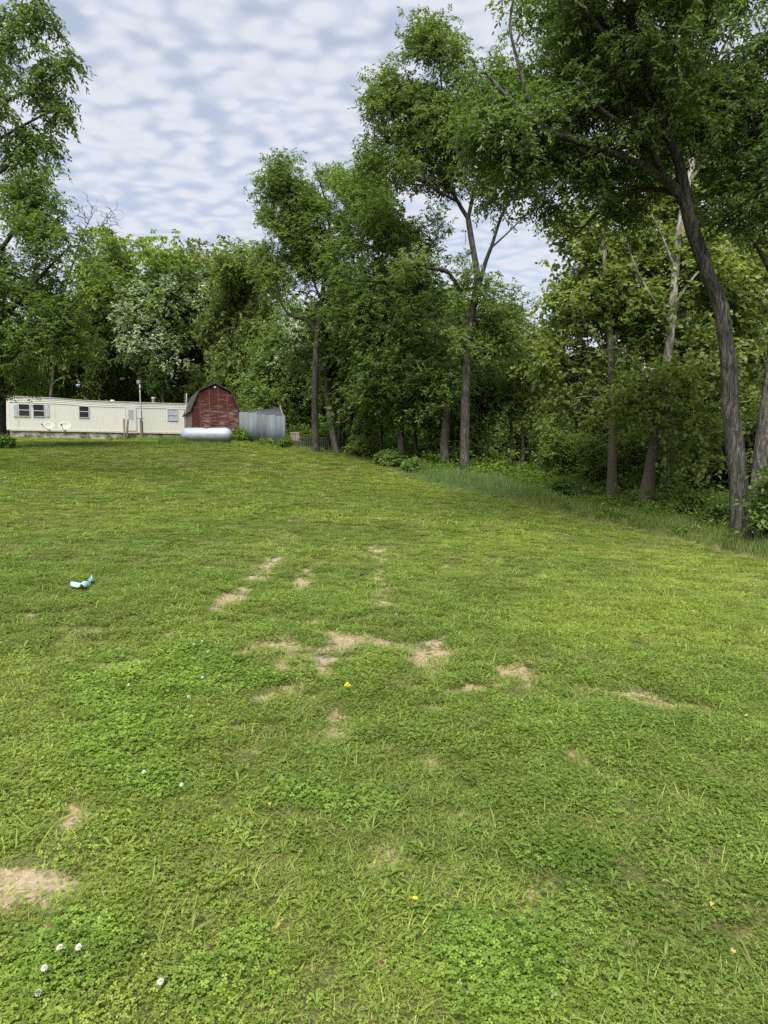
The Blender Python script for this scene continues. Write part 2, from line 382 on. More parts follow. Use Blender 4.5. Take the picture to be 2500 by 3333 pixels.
def trunk_mesh(name, limbs, mat, sides=12, wob=.10, seed=1, chains=()):
    Vs, Qs, o = [], [], 0
    for k, (pts, rad) in enumerate(limbs):
        V, Q = tube_arrays(pts, rad, sides if k == 0 else max(7, sides - 4), wob, seed + k); Vs.append(V); Qs.append(Q + o); o += len(V)
    for pts, rad in chains:
        V, Q = tube_arrays(pts, rad, 6 if rad[0] > .05 else (4 if rad[0] > .02 else 3)); Vs.append(V); Qs.append(Q + o); o += len(V)
    return raw_mesh(name, np.vstack(Vs), np.vstack(Qs), mat, smooth=True)

def make_tree(name, label, cat, base, limbs, blobs, bark, tint, ncl, K, Lf, twig, ln, wd, group=None, shell=.5, gap=.42, tip=.009, spread=.4,
              droop=.5, upb=.7, step=.3, sides=12, seed=1, flare=1.35, blossoms=None, flat=.6, tvar=.22, leafmat='leaf', clear=(), clear_w=.022):
    """limbs: [[(x,y,z,r),...],...] and blobs: (x,y,z,rx,ry,rz) in world space; the empty stands at base."""
    base = np.asarray(base, float); root = thing(name, label, cat, tuple(base), 0, group)
    dense = []
    for k, l in enumerate(limbs):
        a = np.array(l, float); pts, rad = smooth_line(a[:, :3] - base, a[:, 3], step)
        if k == 0 and flare > 1: rad = rad * (1 + (flare - 1) * np.exp(-np.maximum(pts[:, 2], 0) / .35))
        dense.append((pts, rad))
    bl = [tuple(np.r_[np.array(b[:3]) - base, b[3:6]]) for b in blobs]
    cl, ow = in_blobs(bl, ncl, shell, gap, seed)
    ok = cl[:, 2] > .4
    if clear:                                       # big limbs stand clear of leaves on the side the yard sees
        eye = np.array([0, 0, CAM_Z]) - base; vc = cl - eye; dc = np.linalg.norm(vc, axis=1)
        for li in clear:
            q = dense[li][0][::2] - eye; dq = np.linalg.norm(q, axis=1); cs = (vc @ q.T) / dc[:, None] / dq[None]
            near = (np.arccos(np.clip(cs, -1, 1)) < clear_w) & (dc[:, None] < dq[None] + .3)
            ok &= ~(near.any(1) & (rng.random(len(cl)) < .8))
    cl, ow = cl[ok], ow[ok]
    obj('trunk', trunk_mesh('trunk', dense, M[bark], sides, seed=seed, chains=grow(dense, cl, tip, seed)), root)
    V, T, tn = leaf_arrays(cl, ow, K, Lf, twig, ln, wd, spread, droop, upb, flat=flat, tvar=tvar)
    c = obj('crown', raw_mesh('crown', V, T, M[leafmat], tn), root); c.color = (*tint, 1)
    if blossoms:
        bb = [tuple(np.r_[np.array(b[:3]) - base, b[3:6]]) for b in blossoms[0]]
        bc, bo = in_blobs(bb, blossoms[1], .8, .44, seed + 5)
        V, T, tn = leaf_arrays(bc, nrm(bo + np.array([0, -.4, .5])), 6, 9, .4, .15, .10, .27, .25, 1.1, tvar=.3)
        obj('blossoms', raw_mesh('blossoms', V, T, M['blossom'], tn), root)
    return root
def L3(*pts):                                       # photograph points (px, py, depth, radius in metres)
    return [(*P(a, b, c), r) for a, b, c, r in pts]
def B3(*bl):                                        # photograph blobs (px, py, depth, rx px, ry px, depth radius m)
    return [(*P(a, b, c), rx * c / F, rd, ry * c / F) for a, b, c, rx, ry, rd in bl]
def rooted(limb):                                   # first point of a trunk set into the ground
    x, y, z, r = limb[0]; limb[0] = (x, y, g1(x, y) - .12, r); return limb

# ------------------------------------------------------------------ ground
EDGE = np.array([(-70, 66), (-34, 62), (-15, 55), (-8, 49), (-3, 45.5), (0.6, 39.5)] + [tuple(ghit(a, b)[:2]) for a, b in ((1372, 1568), (1480, 1592), (1650, 1635), (1850, 1685), (2050, 1728), (2250, 1775), (2500, 1838))] + [(9.6, 7), (11, 0), (13, -20)], float)
def edge_dist(x, y):                                # negative on the mown lawn, positive in the rough
    x = np.asarray(x, float); y = np.asarray(y, float); best = np.full(x.shape, 1e9)
    for a, b in zip(EDGE[:-1], EDGE[1:]):
        v = b - a; t = np.clip(((x - a[0]) * v[0] + (y - a[1]) * v[1]) / (v @ v), 0, 1)
        best = np.minimum(best, np.hypot(x - a[0] - t * v[0], y - a[1] - t * v[1]))
    ye = np.interp(x, np.maximum.accumulate(EDGE[:, 0] + np.arange(len(EDGE)) * 1e-4), EDGE[:, 1]); return np.where(y > ye, best, -best)
S = 2500 / 1659.0
BARE = [(578, 1222, 17, 30, 1.2), (565, 1250, 12, 14, 1), (490, 1298, 26, 18, 1.2), (530, 1275, 18, 12, .8), (652, 1262, 24, 12, 1.2), (668, 1235, 10, 10, .8), (818, 1203, 11, 22, 1.1), (820, 1245, 10, 14, 1), (790, 1330, 20, 9, .7),
        (745, 1380, 62, 17, 1.1), (555, 1398, 55, 16, 1.0), (640, 1375, 40, 12, .8), (920, 1420, 52, 30, .95), (940, 1380, 28, 10, .8), (1110, 1455, 45, 20, 1.0), (1310, 1418, 45, 10, .62), (700, 1430, 50, 16, .8),
        (732, 1560, 28, 38, .95), (468, 1575, 30, 11, 1.0), (668, 1485, 40, 18, .7), (155, 1765, 46, 34, 1.5), (135, 1812, 26, 22, 1.0), (45, 1932, 85, 36, 1.7), (838, 1842, 46, 18, 1.4), (1118, 1925, 26, 14, 1.1),
        (1245, 1640, 30, 14, .9), (1190, 1700, 30, 14, .7), (270, 1435, 30, 7, 1.0), (1400, 1520, 55, 14, .5), (1540, 1660, 30, 22, .8), (678, 2080, 30, 22, .85), (20, 1670, 26, 10, .8), (600, 1550, 20, 9, .8), (860, 1645, 60, 18, .55),
        (1020, 1490, 40, 14, .8), (800, 1890, 40, 14, .75), (585, 1508, 25, 12, .8), (190, 1360, 60, 8, .65), (80, 1490, 50, 9, .6), (120, 2010, 60, 20, .5), (1330, 1760, 60, 20, .5), (1000, 1760, 60, 20, .45), (1270, 1495, 60, 14, .55), (980, 1990, 50, 18, .5)] + [(a, b, 20, 14, .55) for a, b in ((600, 1190), (612, 1165), (450, 1325), (410, 1350), (365, 1378), (320, 1405), (225, 1455), (808, 1180), (828, 1275), (825, 1300), (700, 1345), (620, 1330))] + [(a, b, 26, 10, .62) for a, b in ((980, 1455), (1050, 1475), (1170, 1430), (850, 1400), (780, 1420), (690, 1395), (600, 1430), (500, 1415), (870, 1480), (960, 1530), (1180, 1500), (1250, 1450), (1380, 1470), (640, 1590), (760, 1620), (550, 1620))]
CLOV = [(360, 1480, 190, 75, 1.0), (300, 1600, 160, 60, .9), (330, 1690, 110, 40, 1.0), (120, 2090, 160, 90, .9), (1080, 2060, 170, 70, 1.0), (620, 1700, 140, 40, .6), (1250, 1900, 150, 60, .6), (1400, 1580, 160, 30, .6), (520, 2100, 150, 60, .7)]
def to_world(lst):
    out = []
    for a, b, rx, ry, s in lst:
        c = ghit(a * S, b * S); n = ghit(a * S, (b + ry) * S); f = ghit(a * S, (b - ry) * S)
        out.append((c[0], c[1], max(.05, 1.15 * rx * S * c[1] / F), max(.06, 1.2 * abs(f[1] - n[1]) / 2), s * 1.34))
    return out
BAREW, CLOVW = to_world(BARE), to_world(CLOV)
def bare(x, y):
    v = np.zeros(np.shape(x))
    for cx, cy_, rx, ry, s in BAREW:
        v = np.maximum(v, s * np.exp(-((x - cx) / rx) ** 2 * .8 - ((y - cy_) / ry) ** 2 * .8))
    n = fbm(np.asarray(x) * 9.5, np.asarray(y) * 6.5, 31, 4)
    return sstep(.42, .80, v + (n - .5) * 2.5)
def clover(x, y):
    v = np.zeros(np.shape(x))
    for cx, cy_, rx, ry, s in CLOVW:
        v = np.maximum(v, s * np.exp(-((x - cx) / rx) ** 2 * .8 - ((y - cy_) / ry) ** 2 * .8))
    return .72 * sstep(.2, 1.0, v + (fbm(np.asarray(x) * 2.6, np.asarray(y) * 2.6, 77, 3) - .5) * 1.3)

def steps(segs):
    out = [segs[0][0]]
    for a, b, st in segs:
        n = max(1, int(round((b - a) / st))); out += list(np.linspace(a, b, n + 1)[1:])
    return np.array(out)
gx = steps([(-900, -200, 100), (-200, -60, 14), (-60, -20, 1.6), (-20, -6, .35), (-6, 6, .075), (6, 20, .35), (20, 60, 1.6), (60, 200, 14), (200, 900, 100)])
gy = steps([(-300, -40, 65), (-40, -2, 3.5), (-2, 1.2, .3), (1.2, 10, .07), (10, 26, .25), (26, 66, .9), (66, 160, 6), (160, 1400, 155)])
GX, GY = np.meshgrid(gx, gy); GZ = ground(GX, GY); GZ = GZ - .03 * bare(GX, GY)
nx, ny = len(gx), len(gy); i_ = (np.arange(ny - 1)[:, None] * nx + np.arange(nx - 1)[None]).ravel()
gm = raw_mesh('ground', np.stack([GX, GY, GZ], -1).reshape(-1, 3), np.stack([i_, i_ + 1, i_ + nx + 1, i_ + nx], -1), None, smooth=True)
E_ = edge_dist(GX, GY).ravel()
for nm, val in (('bare', bare(GX, GY).ravel()), ('rough', sstep(-.4, 1.5, E_))):
    a = gm.attributes.new(nm, 'FLOAT', 'POINT'); a.data.foreach_set('value', val.astype(np.float32))
def ground_mat():
    m, N, L = new_mat('ground')
    at = lambda n: nd(N, 'ShaderNodeAttribute', attribute_name=n).outputs['Fac']
    v = mapping(N, L, (1, 1, 1)); n1 = noise_tex(N, L, 38, 5, .7, v); n2 = noise_tex(N, L, .5, 3, .6, v); n3 = noise_tex(N, L, 160, 3, .7, v)
    green = mixc(N, L, n2, (.070, .100, .020), (.105, .125, .030)); green = mixc(N, L, ramp(N, L, n1, [(.42, 0.0), (.62, 1.0)]), green, (.105, .082, .045))
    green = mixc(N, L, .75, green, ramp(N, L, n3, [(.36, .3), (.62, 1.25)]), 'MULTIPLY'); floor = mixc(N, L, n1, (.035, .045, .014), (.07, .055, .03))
    n4 = noise_tex(N, L, 1.3, 2, .5, v); soil = mixc(N, L, ramp(N, L, n4, [(.5, 0.0), (.66, .7)]), ramp(N, L, n1, [(.3, (.15, .115, .058)), (.5, (.29, .233, .13)), (.75, (.40, .333, .20))]), ramp(N, L, n1, [(.3, (.16, .135, .09)), (.5, (.28, .245, .175)), (.75, (.39, .35, .27))]))
    soil = mixc(N, L, .5, soil, ramp(N, L, n3, [(.35, .45), (.6, 1.0)]), 'MULTIPLY')
    th = nd(N, 'ShaderNodeMath', operation='ADD'); L.new(at('bare'), th.inputs[0]); s = nd(N, 'ShaderNodeMath', operation='MULTIPLY_ADD'); L.new(n1, s.inputs[0]); s.inputs[1].default_value = .9; s.inputs[2].default_value = -.45; L.new(s.outputs[0], th.inputs[1])
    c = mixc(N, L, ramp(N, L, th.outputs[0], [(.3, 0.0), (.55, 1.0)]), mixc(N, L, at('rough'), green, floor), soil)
    surf(N, L, c, .95, .1, n3, .5, .010); return m
gm.materials.append(ground_mat())
ground_o = tag(obj('ground', gm), kind='structure')

# ------------------------------------------------------------------ mobile home
M['siding'] = None
def siding_mat():
    m, N, L = new_mat('cream_siding')
    st = noise_tex(N, L, 1.0, 5, .7, mapping(N, L, (2.6, .3, .22))); st2 = noise_tex(N, L, 1.0, 4, .6, mapping(N, L, (7, 1, .9)))
    t = nd(N, 'ShaderNodeTexCoord'); s = nd(N, 'ShaderNodeSeparateXYZ'); L.new(t.outputs['Object'], s.inputs[0])
    rr = nd(N, 'ShaderNodeMapRange'); L.new(s.outputs[0], rr.inputs[0]); rr.inputs[1].default_value = 7.5; rr.inputs[2].default_value = 1.5
    k = nd(N, 'ShaderNodeMath', operation='MULTIPLY'); L.new(rr.outputs[0], k.inputs[0]); L.new(ramp(N, L, st, [(.54, 0.0), (.78, .9)]), k.inputs[1])
    c = mixc(N, L, k.outputs[0], (.57, .57, .525), (.44, .33, .19))
    c = mixc(N, L, ramp(N, L, st2, [(.56, 0.0), (.85, .5)]), c, (.46, .44, .38)); surf(N, L, c, .55, .35); return m
M['siding'] = siding_mat()
M['trim'] = worn('cream_trim', (.56, .545, .48), (.40, .36, .28), (3, 3, 6))
M['skirt'] = worn('stained_skirting', (.44, .42, .36), (.10, .09, .07), (1.6, 1.6, 2.6), amt=(.42, .62))
M['white'] = worn('white_paint', (.60, .60, .57), (.50, .49, .44), (4, 4, 4))
M['wood'] = worn('grey_wood', (.20, .17, .13), (.08, .065, .05), (9, 9, 1.2))
M['lampgrey'] = worn('lamp_grey', (.24, .24, .23), (.17, .17, .16), (6, 6, 6))
M['chairwood'] = worn('pale_weathered_wood', (.34, .31, .26), (.2, .18, .15), (9, 9, 2))
M['dishgrey'] = worn('dish_grey', (.40, .40, .36), (.32, .315, .285), (5, 5, 5))
M['deckwood'] = worn('dark_wood', (.10, .085, .07), (.04, .035, .03), (9, 9, 1.2))
M['roofing'] = worn('roof_metal', (.45, .45, .43), (.25, .24, .22), (2, 2, 2))
def glass_mat(name, base, rough=.12):
    m, N, L = new_mat(name); n = noise_tex(N, L, 2.4, 3, .6, mapping(N, L, (1, 1, 1)))
    surf(N, L, mixc(N, L, n, base, tuple(x * 1.7 for x in base)), rough, .6); return m
M['glass_dark'] = glass_mat('dark_glass', (.018, .018, .02)); M['glass_blue'] = worn('plastic_covered_glass', (.42, .47, .54), (.22, .26, .33), (6, 6, 6), .3, .5)
M['curtain'] = worn('grey_curtain', (.36, .39, .38), (.28, .30, .30), (5, 5, 2))
M['shutter'] = worn('pale_blue_shutter', (.50, .56, .62), (.38, .44, .50), (8, 8, 3))
M['alu'] = worn('aluminium', (.50, .51, .52), (.34, .35, .36), (5, 5, 5), .45, .5)
M['steel'] = worn('galvanised_steel', (.42, .43, .43), (.28, .28, .27), (4, 4, 4), .5, .5)
M['black'] = worn('black_plastic', (.03, .03, .03), (.05, .05, .05))

A0 = P(33, 1397, 53.0); B0 = P(600, 1409, 61.0)
hx = np.array([B0[0] - A0[0], B0[1] - A0[1]]); hang = math.atan2(hx[1], hx[0]); FLOOR = (A0[2] + B0[2]) / 2
hgz = g1(A0[0], A0[1]) - .1
home = thing('mobile_home', 'long cream mobile home with rust-streaked ribbed siding on a stained skirting', 'mobile home', (A0[0], A0[1], hgz), hang)
hc, hs = math.cos(hang), math.sin(hang)
def wall_hit(px, py, back=0.0):                     # photograph pixel on the long front wall -> (along, up)
    r = ray(px, py); n = np.array([-hs, hc, 0]); o = np.array([A0[0], A0[1], 0]) + n * back; t = ((o - np.array([0, 0, CAM_Z])) @ n) / (r @ n)
    p = np.array([0, 0, CAM_Z]) + r * t; d = p - np.array([A0[0], A0[1], 0]); return d[0] * hc + d[1] * hs, p[2] - hgz
HL, HW = 18.6, 3.7; fz = FLOOR - hgz
tops = [wall_hit(*q) for q in [(34, 1290), (190, 1297), (290, 1305), (400, 1309.5), (600, 1315.5)]]
tx = np.array([t[0] for t in tops] + [HL]); tz = np.array([t[1] for t in tops] + [tops[-1][1]])
topz = lambda u: float(np.interp(u, tx, tz))
band = .42
# ribbed wall sheets: two long sheets of vertical ribs
def ribbed(u0, u1, zlo, ztop, y, pitch=.14, depth=.005):
    b = MB(); us = np.arange(u0, u1, pitch); V = []; 
    prof = []
    for u in us:
        for du, dy in ((0, 0), (pitch * .62, 0), (pitch * .7, -depth), (pitch * .92, -depth)):
            if u + du <= u1: prof.append((u + du, y + dy))
    prof.append((u1, y)); n = len(prof)
    V = [(a, c, zlo) for a, c in prof] + [(a, c, ztop(a)) for a, c in prof]
    return b.add(V, [(i, i + 1, i + 1 + n, i + n) for i in range(n - 1)])
wl_o = ribbed(0, HL, fz, lambda u: topz(u) - band, 0).build('wall_siding', M['siding'], home)
# core walls behind the ribs
core = MB(); core.box((0.02, .02, fz - .02), (HL - .02, HW, float(tz.min()) - .06)); core.build('wall_core', M['trim'], home)
fas = MB()
us = np.linspace(0, HL, 40)
for k in range(3):                                  # lapped horizontal strips under the roof
    V = []
    for u in us:
        t = topz(u); zl = t - band + band / 3 * k; zh = zl + band / 3; V += [(u, -.03 - .006 * k, zl), (u, -.012 - .006 * k, zh)]
    V2 = [(0, 0, 0)] * 0
    fas.add(V, [(2 * i, 2 * i + 2, 2 * i + 3, 2 * i + 1) for i in range(len(us) - 1)])
fas.build('fascia', M['siding'], home)
rf = MB(); V = []
prof = [(-.07, -.01), (-.07, .04), (HW * .3, .14), (HW * .5, .17), (HW * .7, .14), (HW + .06, .04), (HW + .06, -.01)]
for u in np.linspace(-.08, HL + .08, 40):
    V += [(u, a, topz(u) + b) for a, b in prof]
npf = len(prof); rf.add(V, [(i * npf + k, (i + 1) * npf + k, (i + 1) * npf + k + 1, i * npf + k + 1) for i in range(39) for k in range(npf - 1)])
rf.add(V[:npf], [tuple(range(npf))]); rf.add(V[-npf:], [tuple(range(npf))[::-1]])
roof = rf.build('roof', M['roofing'], home)
for px, py0, py1, r in ((366, 1311, 1302, .13), (499, 1313, 1293, .11)):
    u, z1 = wall_hit(px, py1, 1.2); u, z0 = wall_hit(px, py0, 1.2); b = MB()
    b.lathe([(r, z0 - .3), (r, z1 - .12), (r * 1.6, z1 - .12), (r * 1.6, z1 - .05), (r * 1.1, z1 - .05), (r * 1.3, z1), (.01, z1 + .02)], 'z', 12, (u, 1.2, 0)); b.build('roof_vent', M['steel'], roof, True)
ends = MB(); ends.box((-.02, .0, fz), (.018, HW, float(tz[0]) - .02)); ends.build('end_wall', M['siding'], home)
b = MB(); b.box((-.05, -.055, fz - .10), (HL + .03, -.004, fz + .03)); b.build('bottom_trim', M['trim'], home)
sk_u = [0]
while sk_u[-1] < HL: sk_u.append(sk_u[-1] + rng.uniform(1.0, 1.5))
for a, c in zip(sk_u[:-1], sk_u[1:]):
    y_ = rng.uniform(.03, .06); b = MB(); b.box((a + .01, y_, -1.2), (min(c, HL) - .01, y_ + .06, fz - .10)); b.build('skirting_panel', M['skirt'], home)
def hwindow(px0, px1, py0, py1, glass, rail=.5, name='window'):
    u0, z1 = wall_hit(px0, py0); u1, z0 = wall_hit(px1, py1); w = .055
    f = MB(); f.box((u0 - w, -.06, z0 - w), (u1 + w, -.02, z0)); f.box((u0 - w, -.06, z1), (u1 + w, -.02, z1 + w)); f.box((u0 - w, -.06, z0), (u0, -.02, z1)); f.box((u1, -.06, z0), (u1 + w, -.02, z1))
    if rail: zr = z0 + (z1 - z0) * rail; f.box((u0, -.055, zr - .03), (u1, -.02, zr + .03))
    o = f.build(name, M['alu'], home)
    if rail:
        b = MB(); b.box((u0, -.032, z0), (u1, -.024, zr - .03)); b.build('pane', M[glass], o); b = MB(); b.box((u0, -.032, zr + .03), (u1, -.024, z1)); b.build('pane', M[glass], o)
    else: b = MB(); b.box((u0, -.032, z0), (u1, -.024, z1)); b.build('pane', M[glass], o)
    return o
hwindow(60.5, 96, 1316, 1354.5, 'glass_dark', .52); hwindow(108, 143.5, 1317, 1355.5, 'glass_dark', .48); hwindow(257.5, 288.5, 1322.5, 1358.5, 'glass_dark', .52); hwindow(546, 576.5, 1332, 1368, 'glass_blue', .5)
for a, c in ((43, 56.5), (148.5, 160.5)):
    u0, z1 = wall_hit(a, 1315); u1, z0 = wall_hit(c, 1357); b = MB(); b.box((u0, -.05, z0), (u1, -.02, z1))
    for k in range(9): zz_ = z0 + (z1 - z0) * (k + .5) / 9; b.box((u0 + .03, -.062, zz_ - .03), (u1 - .03, -.05, zz_ + .02))
    b.build('shutter', M['shutter'], home)
u0, z1 = wall_hit(408, 1327); u1, z0 = wall_hit(443, 1402.5)
b = MB(); b.box((u0, -.075, z0), (u1, -.03, z1)); door = b.build('door', M['white'], home)
b = MB(); b.box((u0 - .06, -.06, z0), (u0 - .008, -.02, z1 + .06)); b.box((u1 + .008, -.06, z0), (u1 + .06, -.02, z1 + .06)); b.box((u0 - .008, -.06, z1 + .008), (u1 + .008, -.02, z1 + .06)); b.build('door_frame', M['alu'], door)
a_, zt = wall_hit(417.5, 1335); c_, zb = wall_hit(433.5, 1363.5)
b = MB(); b.box((a_, -.084, zb), (c_, -.078, zt)); b.build('door_pane', M['curtain'], door)
b = MB(); w = .04; b.box((a_ - w, -.09, zb - w), (c_ + w, -.076, zb)); b.box((a_ - w, -.09, zt), (c_ + w, -.076, zt + w)); b.box((a_ - w, -.09, zb), (a_, -.076, zt)); b.box((c_, -.09, zb), (c_ + w, -.076, zt)); b.build('pane_frame', M['alu'], door)
b = MB(); b.lathe([(.005, -.15), (.035, -.14), (.035, -.10), (.018, -.095), (.018, -.075)], 'y', 10, (u0 + .09, 0, z0 + .95)); b.build('door_knob', M['steel'], door)
u, z = wall_hit(485, 1426); b = MB(); b.box((u - .12, -.10, z - .14), (u + .12, .03, z + .14)); b.box((u - .14, -.115, z + .10), (u + .14, -.08, z + .16)); b.build('utility_box', M['white'], home)

# steps and their posts
def to_home(u, v, z=0): return np.array([A0[0] + u * hc - v * hs, A0[1] + u * hs + v * hc, hgz + z])
su0, _ = wall_hit(398, 1410); su1, _ = wall_hit(441, 1410); sw = su1 - su0; smid = to_home((su0 + su1) / 2, -1.35); sgz = g1(smid[0], smid[1])
steps_o = thing('wooden_steps', 'dark wooden steps with weathered leaning posts leading up to the door', 'steps', (smid[0], smid[1], sgz), hang)
top_h = hgz + fz - sgz - .12; nst = 4
for k in range(nst):
    y0 = -.05 + k * .31; z = top_h * (k + 1) / nst; b = MB(); b.box((-sw / 2, y0, z - .045), (sw / 2, y0 + (.30 if k < nst - 1 else .42), z)); b.build('tread', M['wood'], steps_o)
for sx in (-1, 1):
    b = MB(); b.prism([(0, 0)] * 0 or [(-.02, -.3), (.02, -.3), (.02, .1), (-.02, .1)], -.05, 1.25); o = b.build('stringer', M['deckwood'], steps_o); o.location = (sx * (sw / 2 - .05), 0, .1)
for x, y, h, lean, wdt in ((-sw / 2 - .22, -.1, 1.78, .0, .11), (-sw / 2 - .02, .05, 1.70, .10, .13), (sw / 2 + .06, -.05, 1.80, .0, .12), (sw / 2 + .26, .15, 1.65, -.02, .12)):
    b = MB(); b.box((-wdt / 2, -wdt / 2, -.3), (wdt / 2, wdt / 2, h)); o = b.build('post', M['wood'], steps_o, bevel=.01); o.location = (x, y, 0); o.rotation_euler = (0, lean, 0)
b = MB(); b.box((-.30, -.03, 0), (.16, .03, .05)); o = b.build('rail_board', M['wood'], steps_o); o.location = (sw / 2 + .16, .0, 1.81)

# yard light
lp = to_home(wall_hit(450, 1432)[0], -.9); lz = g1(lp[0], lp[1]); ltop = P(450, 1249, lp[1])[2] - lz
lamp = thing('yard_light', 'tall thin galvanised yard light pole with a boxy lamp head beside the steps', 'lamp post', (lp[0], lp[1], lz))
MB().tube([(0.06, 0, -.3), (.03, 0, ltop * .4), (0, 0, ltop * .8), (-.02, 0, ltop)], [.06, .05, .045, .04], 10).build('pole', M['steel'], lamp, True)
b = MB(); b.box((-.22, -.14, ltop + .02), (.05, .14, ltop + .26)); hd = b.build('lamp_head', M['lampgrey'], lamp, bevel=.03)
b = MB(); b.box((-.19, -.11, ltop - .015), (.02, .11, ltop + .02)); b.build('lens', M['lampgrey'], hd)
b = MB(); b.tube([(0, 0, ltop - .5), (.02, -.01, ltop - .3), (-.02, 0, ltop)], .06, 8); b.build('bracket', M['steel'], lamp, True)
MB().tube([(.14, .0, -.2), (.13, 0, 1.2), (.09, 0, 2.4), (.05, 0, 3.4)], .025, 6).build('conduit', M['black'], lamp, True)

# satellite dishes
def dish(px, py, rpx, label, d=51.3, face=.25, armdir=-1):
    c = P(px, py, d); gz = g1(c[0], c[1]); r = rpx * d / F; root = thing('satellite_dish', label, 'satellite dish', (c[0], c[1], gz), 0, 'satellite dishes in front of the mobile home'); h = c[2] - gz
    b = MB(); prof = [(0.001, .0), (r * .5, .035), (r * .8, .09), (r, .14), (r, .155), (r * .8, .105), (r * .5, .05), (.001, .015)]
    b.lathe(prof, 'y', 24); o = b.build('reflector', M['dishgrey'], root, True); o.rotation_euler = (R(30), 0, math.pi + face); o.location = (0, .05, h); o.scale = (1, 1, .82)
    MB().tube([(0, .12, -.3), (0, .12, h - .25), (0, .08, h - .02)], .03, 8).build('mast', M['steel'], root, True)
    MB().tube([(0, .05, h - r * .75), (armdir * .10, -.35, h - r * .35), (armdir * .22, -.55, h + .10)], .022, 6).build('feed_arm', M['black'], root, True)
    b = MB(); b.lathe([(.001, -.07), (.05, -.06), (.05, .06), (.001, .07)], 'y', 10); o = b.build('receiver', M['black'], root, True); o.location = (armdir * .22, -.55, h + .13)
dish(159, 1388, 17, 'smaller white satellite dish below the double shuttered window', armdir=-1); dish(211, 1389, 20, 'wider white satellite dish left of the small dark window', armdir=.05)

# antenna mast
ap = P(603, 1440, 50.0); az = g1(ap[0], ap[1]); atop = P(607, 1281, 50.0)[2] - az
ant = thing('antenna_mast', 'thin leaning antenna mast standing against the left side of the red barn', 'antenna', (ap[0], ap[1], az))
MB().tube([(-.02, 0, -.2), (.05, 0, atop * .5), (.18, 0, atop)], .022, 6).build('mast', M['steel'], ant, True)
for k, (zf, l) in enumerate(((.99, .16), (.955, .2), (.92, .2), (.885, .24), (.85, .24), (.815, .26), (.78, .22))):
    MB().tube([(.17 - l * .7, -.1, atop * zf + .02), (.17 + l * .4, .1, atop * zf)], .012, 5).build('element', M['steel'], ant)

# ------------------------------------------------------------------ barn
def barn_mat():
    m, N, L = new_mat('barn_red')
    v = mapping(N, L, (1.4, 1.4, 9)); n1 = noise_tex(N, L, 1.0, 6, .7, v, .3); oi = nd(N, 'ShaderNodeObjectInfo')
    n3 = noise_tex(N, L, 2.2, 3, .6, mapping(N, L, (1, 1, 1)))
    red = mixc(N, L, n3, (.055, .012, .011), (.078, .021, .018))
    pe = nd(N, 'ShaderNodeMath', operation='ADD'); L.new(n1, pe.inputs[0]); sc = nd(N, 'ShaderNodeSeparateColor'); L.new(oi.outputs['Color'], sc.inputs[0]); L.new(sc.outputs[0], pe.inputs[1])
    c = mixc(N, L, ramp(N, L, pe.outputs[0], [(.58, 0.0), (.64, 1.0)]), red, mixc(N, L, n3, (.135, .088, .076), (.20, .16, .14)))
    surf(N, L, c, .85, .2, n1, .3, .01); return m
M['barn'] = barn_mat()
M['batten'] = worn('grey_pink_batten', (.12, .075, .065), (.075, .03, .027), (5, 5, 2))
M['shingle'] = worn('dark_shingle', (.05, .05, .047), (.04, .04, .04), (5, 5, 5))
M['bwall'] = worn('weathered_board', (.19, .15, .12), (.10, .07, .06), (8, 8, 1.5))
BD = 46.5; bl_ = P(625, 1421, BD); br_ = P(778, 1421, BD + 1.1); bk_ = P(608, 1415, BD + 6.3)
bdir = nrm(np.array([br_[0] - bl_[0], br_[1] - bl_[1]])); bang = math.atan2(bdir[1], bdir[0]); bw = math.hypot(br_[0] - bl_[0], br_[1] - bl_[1])
bgz = g1((bl_[0] + br_[0]) / 2, bl_[1] + 2) - .05
barn = thing('red_barn', 'small peeling red barn with a gambrel roof and a white disc under its peak', 'barn', (bl_[0], bl_[1], bgz), bang)
def bz(py): return P(700, py, BD)[2] - bgz
def bx(px): r = P(px, 1400, BD); return (r[0] - bl_[0]) * bdir[0] + (r[1] - bl_[1]) * bdir[1]
ze, zk, zp = bz(1331), bz(1271), bz(1246); kx = .17 * bw; depth = 6.2
outline = [(0, -.6), (bw, -.6), (bw, ze), (bw - kx, zk), (bw / 2, zp), (kx, zk), (0, ze)]
b = MB(); b.prism(outline, .03, depth); b.build('wall', M['bwall'], barn)
def clip_poly(x0, x1, z0, z1):                      # part of the gable inside a rectangle
    def top(x): return float(np.interp(x, [0, kx, bw / 2, bw - kx, bw], [ze, zk, zp, zk, ze])) - .02
    xs = sorted({x0, x1} | {k for k in (kx, bw / 2, bw - kx) if x0 < k < x1})
    up = [(x, min(z1, top(x))) for x in xs]
    return [(x0, z0), (x1, z0)] + up[::-1]
zm = bz(1328)
cols = [0.0, bx(654), bx(686), bx(716), bx(748), bw]
cols = [0.005] + [c for c in cols[1:-1]] + [bw - .005]
peel = [[-.06, .085, .06, .09, .10], [.01, .03, -.06, .03, .0]]
for ci in range(5):
    for ri, (a, c) in enumerate(((-.4, zm - .015), (zm + .015, 99))):
        x0, x1 = cols[ci] + .02, cols[ci + 1] - .02
        pl = clip_poly(x0, x1, a, c)
        if max(p[1] for p in pl) - a < .1: continue
        b = MB(); b.prism(pl, -.012, .025); o = b.build('siding_panel', M['barn'], barn); o.color = (peel[ri][ci], 0, 0, 1)
        zt_ = max(p[1] for p in pl); z = max(a, 0) + .2          # shadow laps of the siding
